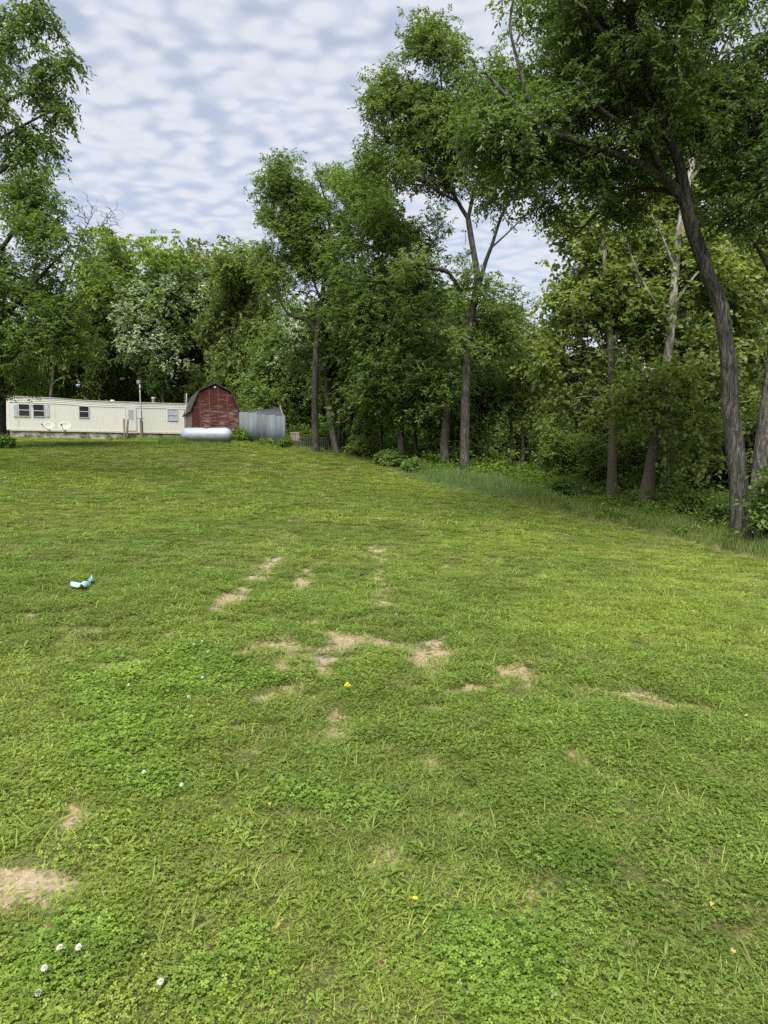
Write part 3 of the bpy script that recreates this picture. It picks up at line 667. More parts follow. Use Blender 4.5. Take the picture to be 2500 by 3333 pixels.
for ci in range(1, 5):
    x = cols[ci]; zt_ = float(np.interp(x, [0, kx, bw / 2, bw - kx, bw], [ze, zk, zp, zk, ze])) - .03
    b = MB(); b.box((x - .03, -.035, -.4), (x + .03, .02, zt_)); b.build('batten', M['batten'], barn)
b = MB(); b.box((.02, -.028, zm - .018), (bw - .02, .02, zm + .018)); b.build('batten', M['batten'], barn)
b = MB(); b.lathe([(.001, -.05), (.075, -.05), (.075, -.01)], 'y', 16, (bw / 2, 0, bz(1257))); b.build('vent_disc', M['white'], barn)
ov = .16
def roof_slab(p, q, name='roof_slope'):
    (x0, z0), (x1, z1) = p, q; n = nrm(np.array([-(z1 - z0), x1 - x0])) * .07
    if n[1] < 0: n = -n
    b = MB(); b.prism([(x0, z0), (x1, z1), (x1 + n[0], z1 + n[1]), (x0 + n[0], z0 + n[1])], -ov, depth + .1); return b.build(name, M['shingle'], barn)
sl = ((zk - ze) / kx)
roof_slab((-.10, ze - .10 * sl), (kx, zk + .003)); roof_slab((kx, zk + .006), (bw / 2, zp + .004)); roof_slab((bw / 2, zp + .007), (bw - kx, zk + .005)); roof_slab((bw - kx, zk + .002), (bw + .10, ze - .10 * sl))
b = MB(); b.box((-.018, .05, ze - 2.8), (-.004, depth, ze - .05)); b.build('side_boards', M['bwall'], barn)

# ------------------------------------------------------------------ lean-to of corrugated sheets beside the barn
def corr_mat():
    m, N, L = new_mat('corrugated_steel')
    n1 = noise_tex(N, L, 1.0, 5, .6, mapping(N, L, (3, 3, .5))); oi = nd(N, 'ShaderNodeObjectInfo')
    c = ramp(N, L, n1, [(.35, (.070, .085, .095)), (.6, (.100, .120, .133)), (.8, (.13, .148, .158))]); c = mixc(N, L, 1.0, c, oi.outputs['Color'], 'MULTIPLY')
    surf(N, L, c, .7, .25); return m
M['corr'] = corr_mat()
f0 = P(779, 1420, 46.0); f1 = P(927, 1452, 44.0); fd = nrm(np.array([f1[0] - f0[0], f1[1] - f0[1]])); fang = math.atan2(fd[1], fd[0]); flen = math.hypot(f1[0] - f0[0], f1[1] - f0[1])
fz0 = g1(f0[0], f0[1]); lean = thing('lean_to_shelter', 'grey corrugated metal lean-to with stepped wall sheets beside the red barn', 'shelter', (f0[0], f0[1], fz0), fang)
topsz = [P(790, 1340, 45.8)[2], P(925, 1356, 44.0)[2]]
ns = 5; sw_ = flen / ns
for k in range(ns):
    x0, x1 = k * sw_ + .004, (k + 1) * sw_ + .03; zt_ = topsz[0] + (topsz[1] - topsz[0]) * (k + .3) / ns - fz0
    xs = np.linspace(x0, x1, 33); ys = np.sin((xs - x0) / .076 * 2 * math.pi) * .014 - .008 * (k % 2) + rng.normal(0, .004)
    gzs = ground(f0[0] + xs * fd[0], f0[1] + xs * fd[1]) - fz0 - .15; n = len(xs)
    b = MB(); b.add([(x, y, g) for x, y, g in zip(xs, ys, gzs)] + [(x, y, zt_ + rng.normal(0, .0)) for x, y in zip(xs, ys)], [(i, i + 1, i + 1 + n, i + n) for i in range(n - 1)])
    o = b.build('wall_sheet', M['corr'], lean, True); s_ = rng.uniform(.82, 1.12); o.color = (s_, s_, s_ * 1.02, 1)
    sm = o.modifiers.new('thick', 'SOLIDIFY'); sm.thickness = .004
zL = topsz[0] - fz0 - .02; zR = topsz[1] - fz0 + .03; zC = P(916, 1324, 46.4)[2] - fz0
cw = P(912, 1326, 45.9); cd_ = np.array([cw[0] - f0[0], cw[1] - f0[1]]); C3 = Vector((cd_ @ fd, -cd_[0] * fd[1] + cd_[1] * fd[0], cw[2] - fz0)); zC = C3.z
A3, B3_ = Vector((.1, .06, zL)), Vector((flen - .18, .06, zR))
nsh = 6
for k in range(nsh):                                # roof sheets, a tilted plane rising to the back right corner
    b = MB(); V = []
    for s in np.linspace(k / nsh, (k + 1) / nsh + .01, 25):
        p = A3.lerp(B3_, min(s, 1)); q = A3.lerp(C3, min(s, 1)); w_z = math.sin(s * flen / .076 * 2 * math.pi) * .012
        V += [(p.x, p.y, p.z + w_z), (q.x, q.y, q.z + w_z)]
    b.add(V, [(2 * i, 2 * i + 2, 2 * i + 3, 2 * i + 1) for i in range(24)]); o = b.build('roof_sheet', M['corr'], lean, True); s_ = rng.uniform(.5, .62); o.color = (s_, s_, s_, 1)
    sm = o.modifiers.new('thick', 'SOLIDIFY'); sm.thickness = .004
for (x, y, z0, z1, w) in ((flen - .05, .10, -.5, zR + .05, .10), (C3.x + .05, C3.y + .03, -.6, zC + .16, .10), (.08, .12, -.3, zL - .03, .09)):
    b = MB(); b.box((x - w / 2, y - w / 2, z0), (x + w / 2, y + w / 2, z1)); b.build('post', M['wood'], lean)
b = MB(); pa, pb = Vector((flen - .12, .05, zR - .02)), Vector((C3.x + .04, C3.y - .03, zC + .05))
b.tube([pa, pb], .055, 4); b.build('rafter', M['bwall'], lean)
b = MB(); b.tube([(0.0, .045, zL - .15), (flen, .045, zR - .15)], .035, 4); b.build('girt', M['wood'], lean); b = MB(); b.tube([(0.0, .045, .7), (flen, .045, .45)], .035, 4); b.build('girt', M['wood'], lean)

# ------------------------------------------------------------------ propane tank
def tank_mat():
    m, N, L = new_mat('tank_paint')
    n1 = noise_tex(N, L, 1.0, 5, .65, mapping(N, L, (2.2, 2.2, 5))); n2 = noise_tex(N, L, 24, 4, .7, mapping(N, L, (1, 1, 1)))
    t = nd(N, 'ShaderNodeTexCoord'); s = nd(N, 'ShaderNodeSeparateXYZ'); L.new(t.outputs['Object'], s.inputs[0])
    a = nd(N, 'ShaderNodeMath', operation='MULTIPLY_ADD'); L.new(s.outputs[2], a.inputs[0]); a.inputs[1].default_value = -1.5; a.inputs[2].default_value = .28
    a2 = nd(N, 'ShaderNodeMath', operation='ADD'); L.new(a.outputs[0], a2.inputs[0]); L.new(n1, a2.inputs[1])
    c = mixc(N, L, ramp(N, L, a2.outputs[0], [(.55, 0.0), (1.0, .8)]), (.29, .335, .40), (.11, .11, .09))      # mildew low on the shell
    c = mixc(N, L, .3, c, ramp(N, L, n2, [(.3, .6), (.7, 1.0)]), 'MULTIPLY'); surf(N, L, c, .45, .4); return m
M['tank'] = tank_mat(); M['rust'] = worn('rusty_brown', (.16, .075, .05), (.09, .045, .03), (6, 6, 6))
tc = P(673, 1418.5, 41.0); tgz = g1(tc[0], tc[1]); tank = thing('propane_tank', 'pale blue-grey horizontal propane tank with a brown lid in front of the barn', 'tank', (tc[0], tc[1], tgz), R(2)); th_ = tc[2] - tgz
tr, tl = .475, 3.06
prof = [(.001, -tl / 2)] + [(tr * math.sin(a), -tl / 2 + tr * .8 * (1 - math.cos(a))) for a in np.linspace(.12, math.pi / 2, 9)] + [(tr * math.sin(a), tl / 2 - tr * .8 * (1 - math.cos(a))) for a in np.linspace(math.pi / 2, .12, 9)] + [(.001, tl / 2)]
o = MB().lathe(prof, 'x', 40).build('shell', M['tank'], tank, True); o.location = (0, 0, th_)
for x in (-tl / 2 + tr * .8, tl / 2 - tr * .8): o = MB().lathe([(tr + .001, x - .02), (tr + .006, x - .012), (tr + .006, x + .012), (tr + .001, x + .02)], 'x', 40).build('weld_seam', M['tank'], tank, True); o.location = (0, 0, th_)
o = MB().lathe([(.21, -.06), (.21, .05), (.20, .075), (.14, .11), (.001, .12)], 'z', 20).build('dome_lid', M['rust'], tank, True); o.location = (.02, -.02, th_ + tr)
for x in (-1.05, -.98, .98, 1.05):
    b = MB(); b.tube([(x, 0, th_ + tr - .01), (x, 0, th_ + tr + .05)], .02, 6)
    if abs(x) > 1: b.build('lifting_lug', M['tank'], tank)
for x in (-.9, .9):
    b = MB(); b.box((x - .06, -.3, -.35), (x + .06, .3, th_ - tr * .72)); b.build('leg', M['tank'], tank)

# ------------------------------------------------------------------ deck and chair by the trees
dk = P(1000, 1474, 46.5); dz = g1(dk[0], dk[1]); deck = thing('wooden_deck', 'low dark wooden deck with a picket railing behind the forked tree', 'deck', (dk[0], dk[1], dz), R(-6)); dwid = 2.5; dh = P(1000, 1457, 46.5)[2] - dz
for k in range(9): b = MB(); b.box((-dwid / 2, k * .16, dh - .04), (dwid / 2, k * .16 + .145, dh)); b.build('deck_board', M['deckwood'], deck)
b = MB(); b.box((-dwid / 2, -.05, dh - .24), (dwid / 2, -.004, dh)); b.build('front_board', M['deckwood'], deck)
for x in (-dwid / 2 + .06, 0, dwid / 2 - .06): b = MB(); b.box((x - .05, .02, -.4), (x + .05, .12, dh - .045)); b.build('leg', M['deckwood'], deck)
for k in range(19):
    x = -dwid / 2 + .05 + k * (dwid - .1) / 18; b = MB(); b.box((x - .03, 1.42, dh), (x + .03, 1.45, dh + .72 + rng.normal(0, .015))); b.build('picket', M['deckwood'], deck)
b = MB(); b.box((-dwid / 2, 1.39, dh + .66), (dwid / 2, 1.418, dh + .74)); b.build('top_rail', M['deckwood'], deck)
chp = P(962, 1470, 45.4); chz = g1(chp[0], chp[1]); ch = thing('garden_chair', 'weathered pale slatted chair standing beside the dark deck', 'chair', (chp[0], chp[1], chz), R(15))
for x in (-.27, .27):
    for y, h in ((-.22, .42), (.24, .98)): MB().tube([(x, y, -.05), (x * 1.02, y + (.08 if h > .6 else 0), h)], .026, 6).build('leg', M['batten'] if False else M['wood'], ch)
    MB().tube([(x, -.26, .60), (x, .28, .62)], .03, 5).build('arm', M['chairwood'], ch)
for k in range(5): b = MB(); b.box((-.27, -.24 + k * .1, .40), (.27, -.16 + k * .1, .42)); b.build('seat_slat', M['chairwood'], ch)
for k in range(5): b = MB(); x = -.24 + k * .12; b.box((x - .04, .27, .45), (x + .04, .29, .97)); b.build('back_slat', M['chairwood'], ch)
b = MB(); b.box((-.3, .255, .92), (.3, .268, 1.0)); b.build('back_rail', M['chairwood'], ch)

# ------------------------------------------------------------------ trees with hand-surveyed limbs
def base_of(limb): return limb[0][:3]
# big leaning tree on the right
t = rooted(L3((2412, 1772, 18, .33), (2405, 1600, 18, .265), (2392, 1450, 18, .25), (2378, 1300, 18, .24), (2368, 1150, 18, .225), (2345, 1000, 18, .21), (2300, 880, 18, .2), (2255, 750, 18, .195), (2225, 640, 18, .185)))
t = [(a, b, c, r * .86) for a, b, c, r in t]
limbs = [t,
    L3((2232, 660, 18, .15), (2211, 531, 17.9, .125), (2175, 445, 17.7, .11), (2153, 363, 17.5, .10), (2120, 280, 17.3, .09), (2070, 120, 17, .07), (2030, -60, 17, .045)),
    L3((2230, 650, 18, .14), (2182, 599, 17.9, .12), (2144, 575, 17.7, .11), (2085, 535, 17.4, .095), (1990, 498, 17.1, .085), (1900, 462, 16.9, .075), (1814, 440, 16.7, .07), (1730, 380, 16.5, .06), (1655, 320, 16.4, .05), (1580, 235, 16.4, .03)),
    L3((2160, 585, 17.8, .10), (2128, 495, 17.5, .085), (2060, 425, 17.0, .07), (1960, 360, 16.6, .05), (1880, 250, 16.4, .035)),
    L3((2215, 640, 18, .07), (2150, 617, 18.3, .06), (2050, 630, 18.8, .05), (1950, 690, 19.2, .04), (1870, 770, 19.6, .02)),
    L3((2170, 440, 17.7, .06), (2240, 330, 18, .05), (2330, 200, 18.4, .035), (2400, 60, 18.6, .02)),
    L3((2110, 260, 17.3, .06), (2000, 150, 16.6, .05), (1900, 20, 16.2, .035), (1830, -90, 16, .02)),
    L3((1740, 385, 16.5, .05), (1690, 220, 16.5, .04), (1660, 80, 16.5, .03), (1680, -50, 16.5, .015)),
    L3((2211, 531, 17.9, .06), (2180, 330, 19.0, .05), (2200, 120, 20.4, .035), (2230, -60, 21, .02))]
blobs = B3((1980, 90, 16.6, 330, 190, 2.6), (1730, 190, 16.6, 170, 170, 1.9), (1650, 330, 16.6, 120, 150, 1.5), (1790, 450, 17.2, 200, 150, 2.0), (1830, 660, 19, 150, 120, 1.8), (1770, 780, 19.4, 80, 60, 1.1), (2060, 330, 16.6, 240, 150, 1.9),
           (2040, 530, 18.3, 180, 100, 1.6), (2300, 120, 18.2, 230, 210, 2.6), (2180, -60, 18, 420, 160, 3.2), (1700, -20, 16.5, 130, 110, 1.6), (1640, 60, 16.5, 70, 90, 1), (2330, 330, 19, 160, 110, 1.6), (1950, 700, 19.4, 110, 60, 1.2), (1690, 560, 18, 110, 110, 1.5), (1600, 450, 17, 80, 90, 1.2), (1740, 700, 19, 70, 70, 1.0))
make_tree('ash_tree', 'largest dark tree, furrowed trunk leaning left and forking high above the right edge', 'tree', base_of(t), limbs, blobs, 'bark_ash', (.80, .92, .76), 1300, 14, 11, .42, .135, .055, clear=(1, 2, 3, 4), clear_w=.026, shell=.3, gap=.47, tip=.008, spread=.27, droop=.5, upb=.6, seed=3, sides=18, step=.25)

t = rooted(L3((2445, 1800, 17.2, .27), (2462, 1650, 17.3, .22), (2482, 1480, 17.5, .21), (2508, 1270, 17.7, .2), (2540, 1000, 18, .19), (2575, 700, 18.3, .17), (2600, 400, 18.5, .14), (2610, 100, 18.6, .08)))
limbs = [t, L3((2575, 700, 18.3, .09), (2520, 560, 18, .07), (2460, 430, 17.6, .05), (2420, 300, 17.3, .03)), L3((2540, 950, 18, .08), (2480, 830, 17.6, .05), (2430, 760, 17.3, .03))]
blobs = B3((2490, 480, 17.6, 120, 150, 1.5), (2560, 250, 18.3, 150, 180, 2), (2440, 700, 17.6, 80, 70, 1.0), (2640, 550, 18.5, 150, 250, 2), (2470, 620, 18, 80, 80, 1.0))
make_tree('ash_tree', 'dark tree at the right edge, grey trunk leaning right behind the leafy bush', 'tree', base_of(t), limbs, blobs, 'bark_ash', (.72, .86, .74), 300, 15, 11, .42, .135, .055, shell=.4, gap=.42, spread=.27, droop=.5, upb=.6, seed=5, sides=14, step=.3)

# tall forked tree in the middle of the wood's edge
D3 = 35
t = rooted(L3((1512, 1562, D3, .26), (1514, 1400, D3, .225), (1518, 1250, D3, .215), (1527, 1080, D3, .2), (1545, 970, D3, .185), (1552, 890, D3, .16), (1538, 800, D3, .15), (1524, 712, D3, .14)))
limbs = [t, L3((1524, 712, D3, .11), (1486, 650, D3, .095), (1457, 579, D3 - .3, .085), (1450, 460, D3 - .6, .07), (1440, 330, D3 - .8, .05), (1430, 180, D3 - .8, .03)),
    L3((1524, 712, D3, .10), (1543, 627, D3, .085), (1572, 545, D3 + .2, .07), (1585, 430, D3 + .5, .055), (1560, 280, D3 + .6, .03)),
    L3((1552, 960, D3, .12), (1580, 855, D3, .10), (1601, 800, D3, .09), (1634, 700, D3, .075), (1690, 600, D3 + .3, .05), (1720, 480, D3 + .6, .03)),
    L3((1601, 805, D3, .05), (1650, 760, D3, .04), (1710, 700, D3 + .2, .03), (1750, 650, D3, .02)),
    L3((1486, 655, D3, .07), (1440, 630, D3 - .2, .06), (1390, 603, D3 - .5, .05), (1330, 598, D3 - .8, .035), (1270, 560, D3 - 1, .02)),
    L3((1503, 955, D3, .10), (1463, 890, D3 - .3, .09), (1414, 875, D3 - .6, .08), (1340, 868, D3 - 1, .06), (1260, 840, D3 - 1.2, .03)),
    L3((1452, 500, D3, .05), (1390, 430, D3 - .3, .04), (1300, 370, D3 - .6, .03), (1220, 310, D3 - .8, .015))]
blobs = B3((1420, 200, D3, 105, 95, 1.8), (1290, 370, D3, 95, 80, 1.5), (1230, 300, D3, 50, 50, .8), (1520, 300, D3, 110, 130, 2.2), (1450, 120, D3, 70, 55, 1), (1400, 440, D3, 120, 80, 1.8), (1250, 480, D3, 75, 70, 1.2), (1590, 470, D3 + .6, 100, 120, 1.8), (1340, 560, D3 - .5, 90, 50, 1.2),
    (1680, 560, D3, 80, 60, 1.2), (1590, 620, D3, 60, 50, 1), (1550, 900, D3 - .3, 60, 40, .8), (1600, 1010, D3, 100, 65, 1.4), (1540, 1120, D3 - .4, 60, 45, .8), (1660, 1050, D3 + .5, 70, 80, 1.2), (1480, 590, D3, 60, 50, 1), (1210, 560, D3 - .6, 50, 40, .8), (1700, 420, D3 + 1, 90, 120, 1.4), (1400, 520, D3, 90, 70, 1.3), (1480, 380, D3, 120, 100, 1.8), (1620, 400, D3 + .6, 100, 100, 1.5), (1350, 280, D3, 90, 80, 1.4), (1660, 660, D3, 70, 45, 1), (1300, 860, D3 - 1, 80, 40, 1))
make_tree('hickory_tree', 'tall tree whose bare upper fork stands open against the sky, grey trunk in long grass', 'tree', base_of(t), limbs, blobs, 'bark_hick', (1.0, 1.06, .82), 1050, 11, 9, .45, .17, .078, clear=(0, 1, 2, 3, 5), clear_w=.007, shell=.3, gap=.42, tip=.011, spread=.32, droop=.22, seed=8, step=.4, sides=14)

# forked tree right of the deck
D4 = 43.5
t = rooted(L3((1027, 1474, D4, .25), (1025, 1350, D4, .205), (1026, 1200, D4, .19), (1034, 1085, D4, .175), (1046, 980, D4, .14), (1060, 880, D4, .12), (1075, 780, D4, .1), (1060, 660, D4, .06), (1030, 560, D4, .03)))
limbs = [t, L3((1034, 1090, D4, .11), (1000, 1042, D4, .095), (950, 1030, D4 - .4, .08), (915, 985, D4 - .6, .06), (900, 900, D4 - .8, .045), (905, 800, D4 - 1, .03)),
    L3((1060, 880, D4, .08), (1110, 800, D4 + .4, .06), (1150, 700, D4 + .8, .04), (1160, 620, D4 + 1, .02)), L3((1046, 980, D4, .07), (1000, 860, D4 - .5, .055), (970, 740, D4 - .8, .04), (955, 620, D4 - 1, .025)),
    L3((1040, 1030, D4, .06), (1100, 960, D4, .05), (1170, 920, D4 + .5, .03))]
blobs = B3((940, 590, D4, 85, 62, 1.6), (970, 540, D4, 50, 35, 1), (1080, 620, D4, 110, 80, 2.0), (905, 760, D4, 75, 70, 1.5), (1150, 740, D4, 90, 90, 1.8), (1010, 760, D4, 90, 80, 1.8), (940, 900, D4, 90, 60, 1.4), (1180, 600, D4, 70, 70, 1.4), (1110, 900, D4, 80, 60, 1.4), (870, 620, D4, 40, 35, .8), (1000, 690, D4, 80, 60, 1.4), (1110, 575, D4 + .5, 80, 50, 1.4), (1200, 640, D4 + .5, 80, 70, 1.5), (1050, 830, D4, 90, 70, 1.5), (860, 850, D4 + .5, 60, 60, 1.2), (1045, 560, D4, 60, 45, 1.0), (840, 720, D4, 50, 50, 1.0), (1080, 740, D4, 90, 80, 1.5), (990, 640, D4, 90, 60, 1.4))
make_tree('locust_tree', 'open-crowned tree with a dark forked trunk between the lean-to and the wood', 'tree', base_of(t), limbs, blobs, 'bark_dark', (1.05, 1.15, .82), 950, 11, 9, .45, .18, .08, clear=(0, 1), clear_w=.006, shell=.3, gap=.43, tip=.012, spread=.33, droop=.15, seed=11, step=.4)
# leaning trunk beside it
t = rooted(L3((1095, 1486, 44.5, .22), (1080, 1400, 44.7, .18), (1066, 1300, 45, .165), (1058, 1180, 45.3, .14), (1068, 1050, 45.6, .10), (1090, 950, 46, .06)))
make_tree('oak_tree', 'short grey trunk leaning left into leaves just right of the forked tree', 'tree', base_of(t), [t, L3((1060, 1220, 45, .08), (1110, 1120, 45, .05), (1150, 1060, 45, .03))],
    B3((1100, 1050, 46, 90, 90, 2), (1170, 1130, 46, 90, 80, 1.8), (1020, 1140, 47, 80, 70, 1.5), (1130, 1240, 46.5, 80, 60, 1.5)), 'bark_brown', (.82, .94, .7), 200, 12, 9, .55, .24, .12, spread=.5, seed=14, step=.4)

# dark broad tree between the forked trees
t = rooted(L3((1452, 1552, 37.5, .30), (1448, 1450, 37.5, .25), (1452, 1300, 37.5, .22), (1420, 1100, 38, .17), (1390, 900, 38.5, .12), (1360, 740, 39, .06)))
blobs = B3((1290, 690, 39, 130, 100, 2.4), (1180, 850, 39.5, 130, 110, 2.4), (1350, 830, 39, 130, 120, 2.4), (1250, 1010, 39, 150, 120, 2.6), (1400, 1060, 37.6, 130, 130, 2), (1150, 1040, 40, 110, 90, 2), (1330, 1230, 38.5, 140, 110, 2.4), (1450, 1250, 37, 90, 90, 1.4), (1230, 1230, 39.5, 110, 90, 2), (1400, 660, 39, 70, 60, 1.4), (1120, 740, 40, 90, 70, 1.6), (1150, 620, 40.5, 85, 65, 1.6), (1235, 585, 40, 90, 65, 1.8))
limbs = [t, L3((1440, 1180, 37.7, .10), (1360, 1060, 38, .08), (1260, 980, 38.5, .06), (1170, 900, 39, .03)), L3((1450, 1320, 37.5, .08), (1360, 1250, 38, .06), (1270, 1200, 38.5, .035)), L3((1410, 1060, 38, .08), (1320, 880, 38.7, .06), (1280, 740, 39, .03))]
make_tree('walnut_tree', 'broad dark leafy tree left of the tall forked tree, thick trunk in shade', 'tree', base_of(t), limbs, blobs, 'bark_brown', (.84, .98, .68), 740, 11, 9, .45, .19, .085, shell=.4, gap=.44, spread=.45, seed=17, step=.4, tip=.011, droop=.3)
t = rooted(L3((1308, 1518, 39, .22), (1305, 1400, 39, .18), (1306, 1250, 39.2, .16), (1300, 1100, 39.5, .11), (1295, 960, 40, .05)))
make_tree('walnut_tree', 'slimmer dark trunk standing left of the broad shaded tree', 'tree', base_of(t), [t], B3((1270, 1120, 41, 110, 90, 2), (1330, 1010, 41, 100, 90, 2), (1230, 1300, 40.5, 90, 70, 1.5), (1370, 1330, 39.5, 80, 60, 1.4)), 'bark_dark', (.72, .86, .6), 200, 12, 9, .52, .25, .12, spread=.5, seed=19, step=.4)
for bx_, by_, dd, r_, lab, sd_ in ((1238, 1504, 41, .10, 'thin dark trunk standing left of the slimmer dark trunk', 61), (1350, 1535, 39.5, .10, 'thin dark stem just right of the slimmer dark trunk', 62), (1100, 1488, 45.6, .11, 'thin upright dark stem right of the short leaning trunk', 63), (1565, 1560, 39, .13, 'dark stem close behind the tall forked trunk', 64), (1395, 1545, 40, .13, 'thin leaning dark stem left of the thick shaded trunk', 65)):
    t = rooted(L3((bx_, by_, dd, r_), (bx_ + 3, by_ - 100, dd, r_ * .85), (bx_ - 2, by_ - 230, dd, r_ * .7), (bx_ + 6, by_ - 340, dd + .3, r_ * .4)))
    make_tree('young_tree', lab, 'tree', base_of(t), [t], B3((bx_, by_ - 330, dd + .3, 75, 60, 1.4), (bx_ + 40, by_ - 260, dd, 60, 35, 1), (bx_ - 40, by_ - 230, dd + .4, 60, 35, 1)), 'bark_dark', (.74, .88, .62), 70, 11, 9, .5, .25, .12, spread=.45, seed=sd_, step=.4, sides=8)

# pale barked sycamores
DS = 26.5
t = rooted(L3((1990, 1640, DS, .2), (1992, 1500, DS, .165), (1992, 1350, DS, .15), (1990, 1200, DS, .14), (1984, 1050, DS, .12), (1972, 900, DS, .11), (1962, 780, DS, .09), (1950, 640, DS, .06), (1940, 480, DS, .03)))
limbs = [t, L3((1992, 1400, DS, .05), (1940, 1370, DS - .3, .04), (1880, 1355, DS - .6, .02)), L3((1990, 1180, DS, .05), (1930, 1090, DS, .04), (1880, 1010, DS, .02)), L3((1990, 1180, DS, .05), (2050, 1060, DS + .3, .04), (2090, 960, DS + .4, .02)), L3((1991, 1320, DS, .04), (1920, 1290, DS - .5, .03), (1860, 1300, DS - .8, .015))]
blobs = B3((1880, 1000, DS, 110, 90, 1.4), (1960, 860, DS, 120, 100, 1.6), (2050, 980, DS + .5, 110, 90, 1.5), (1900, 1180, DS, 110, 70, 1.3), (2040, 1150, DS, 90, 70, 1.2), (1870, 1330, DS - .6, 100, 50, 1), (1950, 680, DS, 100, 90, 1.4), (1990, 1290, DS - .5, 70, 50, .8), (1800, 1160, DS, 60, 60, 1))
blobs = [(b[0], b[1] + .9, *b[2:]) for b in blobs]
SYC = dict(bark='bark_sycamore', tint=(1.28, 1.25, .95))
make_tree('sycamore_tree', 'straight slender sycamore with pale mottled upper trunk, leftmost of the three pale trunks', 'tree', base_of(t), limbs, blobs, ncl=300, K=10, Lf=6, twig=.5, ln=.20, wd=.16, clear=(0,), clear_w=.007, shell=.3, gap=.47, spread=.36, droop=.35, seed=23, step=.35, upb=.55, tvar=.3, **SYC)
DB = 24.5
t = rooted(L3((2092, 1672, DB, .27), (2105, 1590, DB, .23), (2125, 1480, DB, .215), (2142, 1380, DB + .2, .195), (2160, 1250, DB + .4, .175), (2180, 1110, DB + .7, .155), (2197, 900, DB + 1, .15), (2211, 758, DB + 1.2, .135), (2235, 620, DB + 1.4, .12), (2262, 510, DB + 1.6, .10), (2285, 387, DB + 1.8, .08), (2310, 250, DB + 2, .05)))
limbs = [t, L3((2150, 1330, DB + .2, .06), (2100, 1230, DB, .045), (2030, 1140, DB - .3, .035), (1990, 1130, DB - .5, .02)), L3((2185, 1060, DB + .7, .06), (2110, 950, DB + .6, .05), (2060, 850, DB + .5, .035), (2030, 740, DB + .4, .02)), L3((2200, 880, DB + 1, .05), (2150, 760, DB + .8, .04), (2100, 660, DB + .6, .02)),
    L3((2250, 545, DB + 1.5, .06), (2225, 440, DB + 1.5, .05), (2210, 330, DB + 1.4, .025)), L3((2240, 600, DB + 1.4, .06), (2320, 480, DB + 1.5, .045), (2350, 390, DB + 1.5, .02)), L3((2190, 1000, DB + .8, .05), (2260, 900, DB + .6, .04), (2320, 840, DB + .5, .02)), L3((2140, 1400, DB + .2, .04), (2230, 1380, DB - .8, .03), (2330, 1440, DB - 1.3, .015))]
blobs = B3((2110, 1000, DB + .5, 100, 90, 1.3), (2280, 860, DB + 1, 110, 110, 1.5), (2180, 1250, DB - .5, 110, 70, 1.1), (2060, 1330, DB, 70, 50, .9), (2260, 1390, DB - .9, 90, 50, .8), (2320, 1500, DB - 1.2, 50, 25, .5), (2340, 480, DB + 1.8, 120, 130, 1.6), (2230, 400, DB + 2.2, 100, 120, 1.4), (2360, 760, DB + 1.5, 100, 80, 1.3), (2110, 780, DB + .8, 90, 80, 1.2), (2300, 1130, DB + .5, 110, 90, 1.3), (2200, 620, DB + 2.4, 110, 80, 1.2), (2220, 1480, DB - .8, 50, 30, .5))
blobs = [(b[0] + .2, b[1] + 1.3, *b[2:]) if b[2] > 5 else b for b in blobs]
make_tree('sycamore_tree', 'leaning sycamore whose white mottled trunk bends upright into the canopy', 'tree', base_of(t), limbs, blobs, ncl=520, K=10, Lf=6, twig=.5, ln=.19, wd=.155, clear=(0,), clear_w=.007, shell=.3, gap=.48, spread=.34, droop=.35, seed=27, step=.35, sides=14, upb=.55, tvar=.3, **SYC)
DC = 27.5
t = rooted(L3((2170, 1640, DC, .30), (2178, 1560, DC, .24), (2185, 1450, DC, .215), (2195, 1300, DC, .19), (2207, 1150, DC, .17), (2225, 980, DC + .3, .15), (2240, 800, DC + .6, .12), (2250, 600, DC + .9, .08), (2245, 400, DC + 1, .04)))
limbs = [t, L3((2205, 1170, DC, .06), (2290, 1060, DC, .045), (2370, 980, DC, .025)), L3((2230, 930, DC + .3, .05), (2320, 800, DC + .4, .04), (2390, 700, DC + .5, .02))]
blobs = B3((2330, 1000, DC + .5, 120, 100, 1.5), (2260, 760, DC + 1, 110, 110, 1.5), (2420, 900, DC + 1, 110, 120, 1.5), (2280, 1250, DC, 110, 80, 1.4), (2400, 1150, DC + .5, 100, 80, 1.4), (2440, 1330, DC, 80, 70, 1.2), (2250, 560, DC + 1.5, 130, 110, 1.6))
syc_c = make_tree('sycamore_tree', 'ivy-clad sycamore trunk close behind the leaning white sycamore', 'tree', base_of(t), limbs, blobs, ncl=330, K=10, Lf=6, twig=.5, ln=.20, wd=.16, shell=.3, gap=.49, spread=.36, droop=.35, seed=29, step=.35, upb=.55, tvar=.3, **SYC)
# ivy climbing its trunk
iv = np.array([np.array(P(2182 + rng.normal(0, 3), 1640 - s * 210, DC - .22)) for s in rng.random(60)]) - np.array(syc_c.location)
iv[:, 0] += rng.normal(0, .12, 60); V, T, tn = leaf_arrays(iv, np.tile([0, -1.0, .2], (60, 1)), 4, 4, .2, .12, .10, .08, .3, .2)
ivy = obj('ivy', raw_mesh('ivy', V, T, M['leaf'], tn), syc_c); ivy.color = (.8, .95, .6, 1)

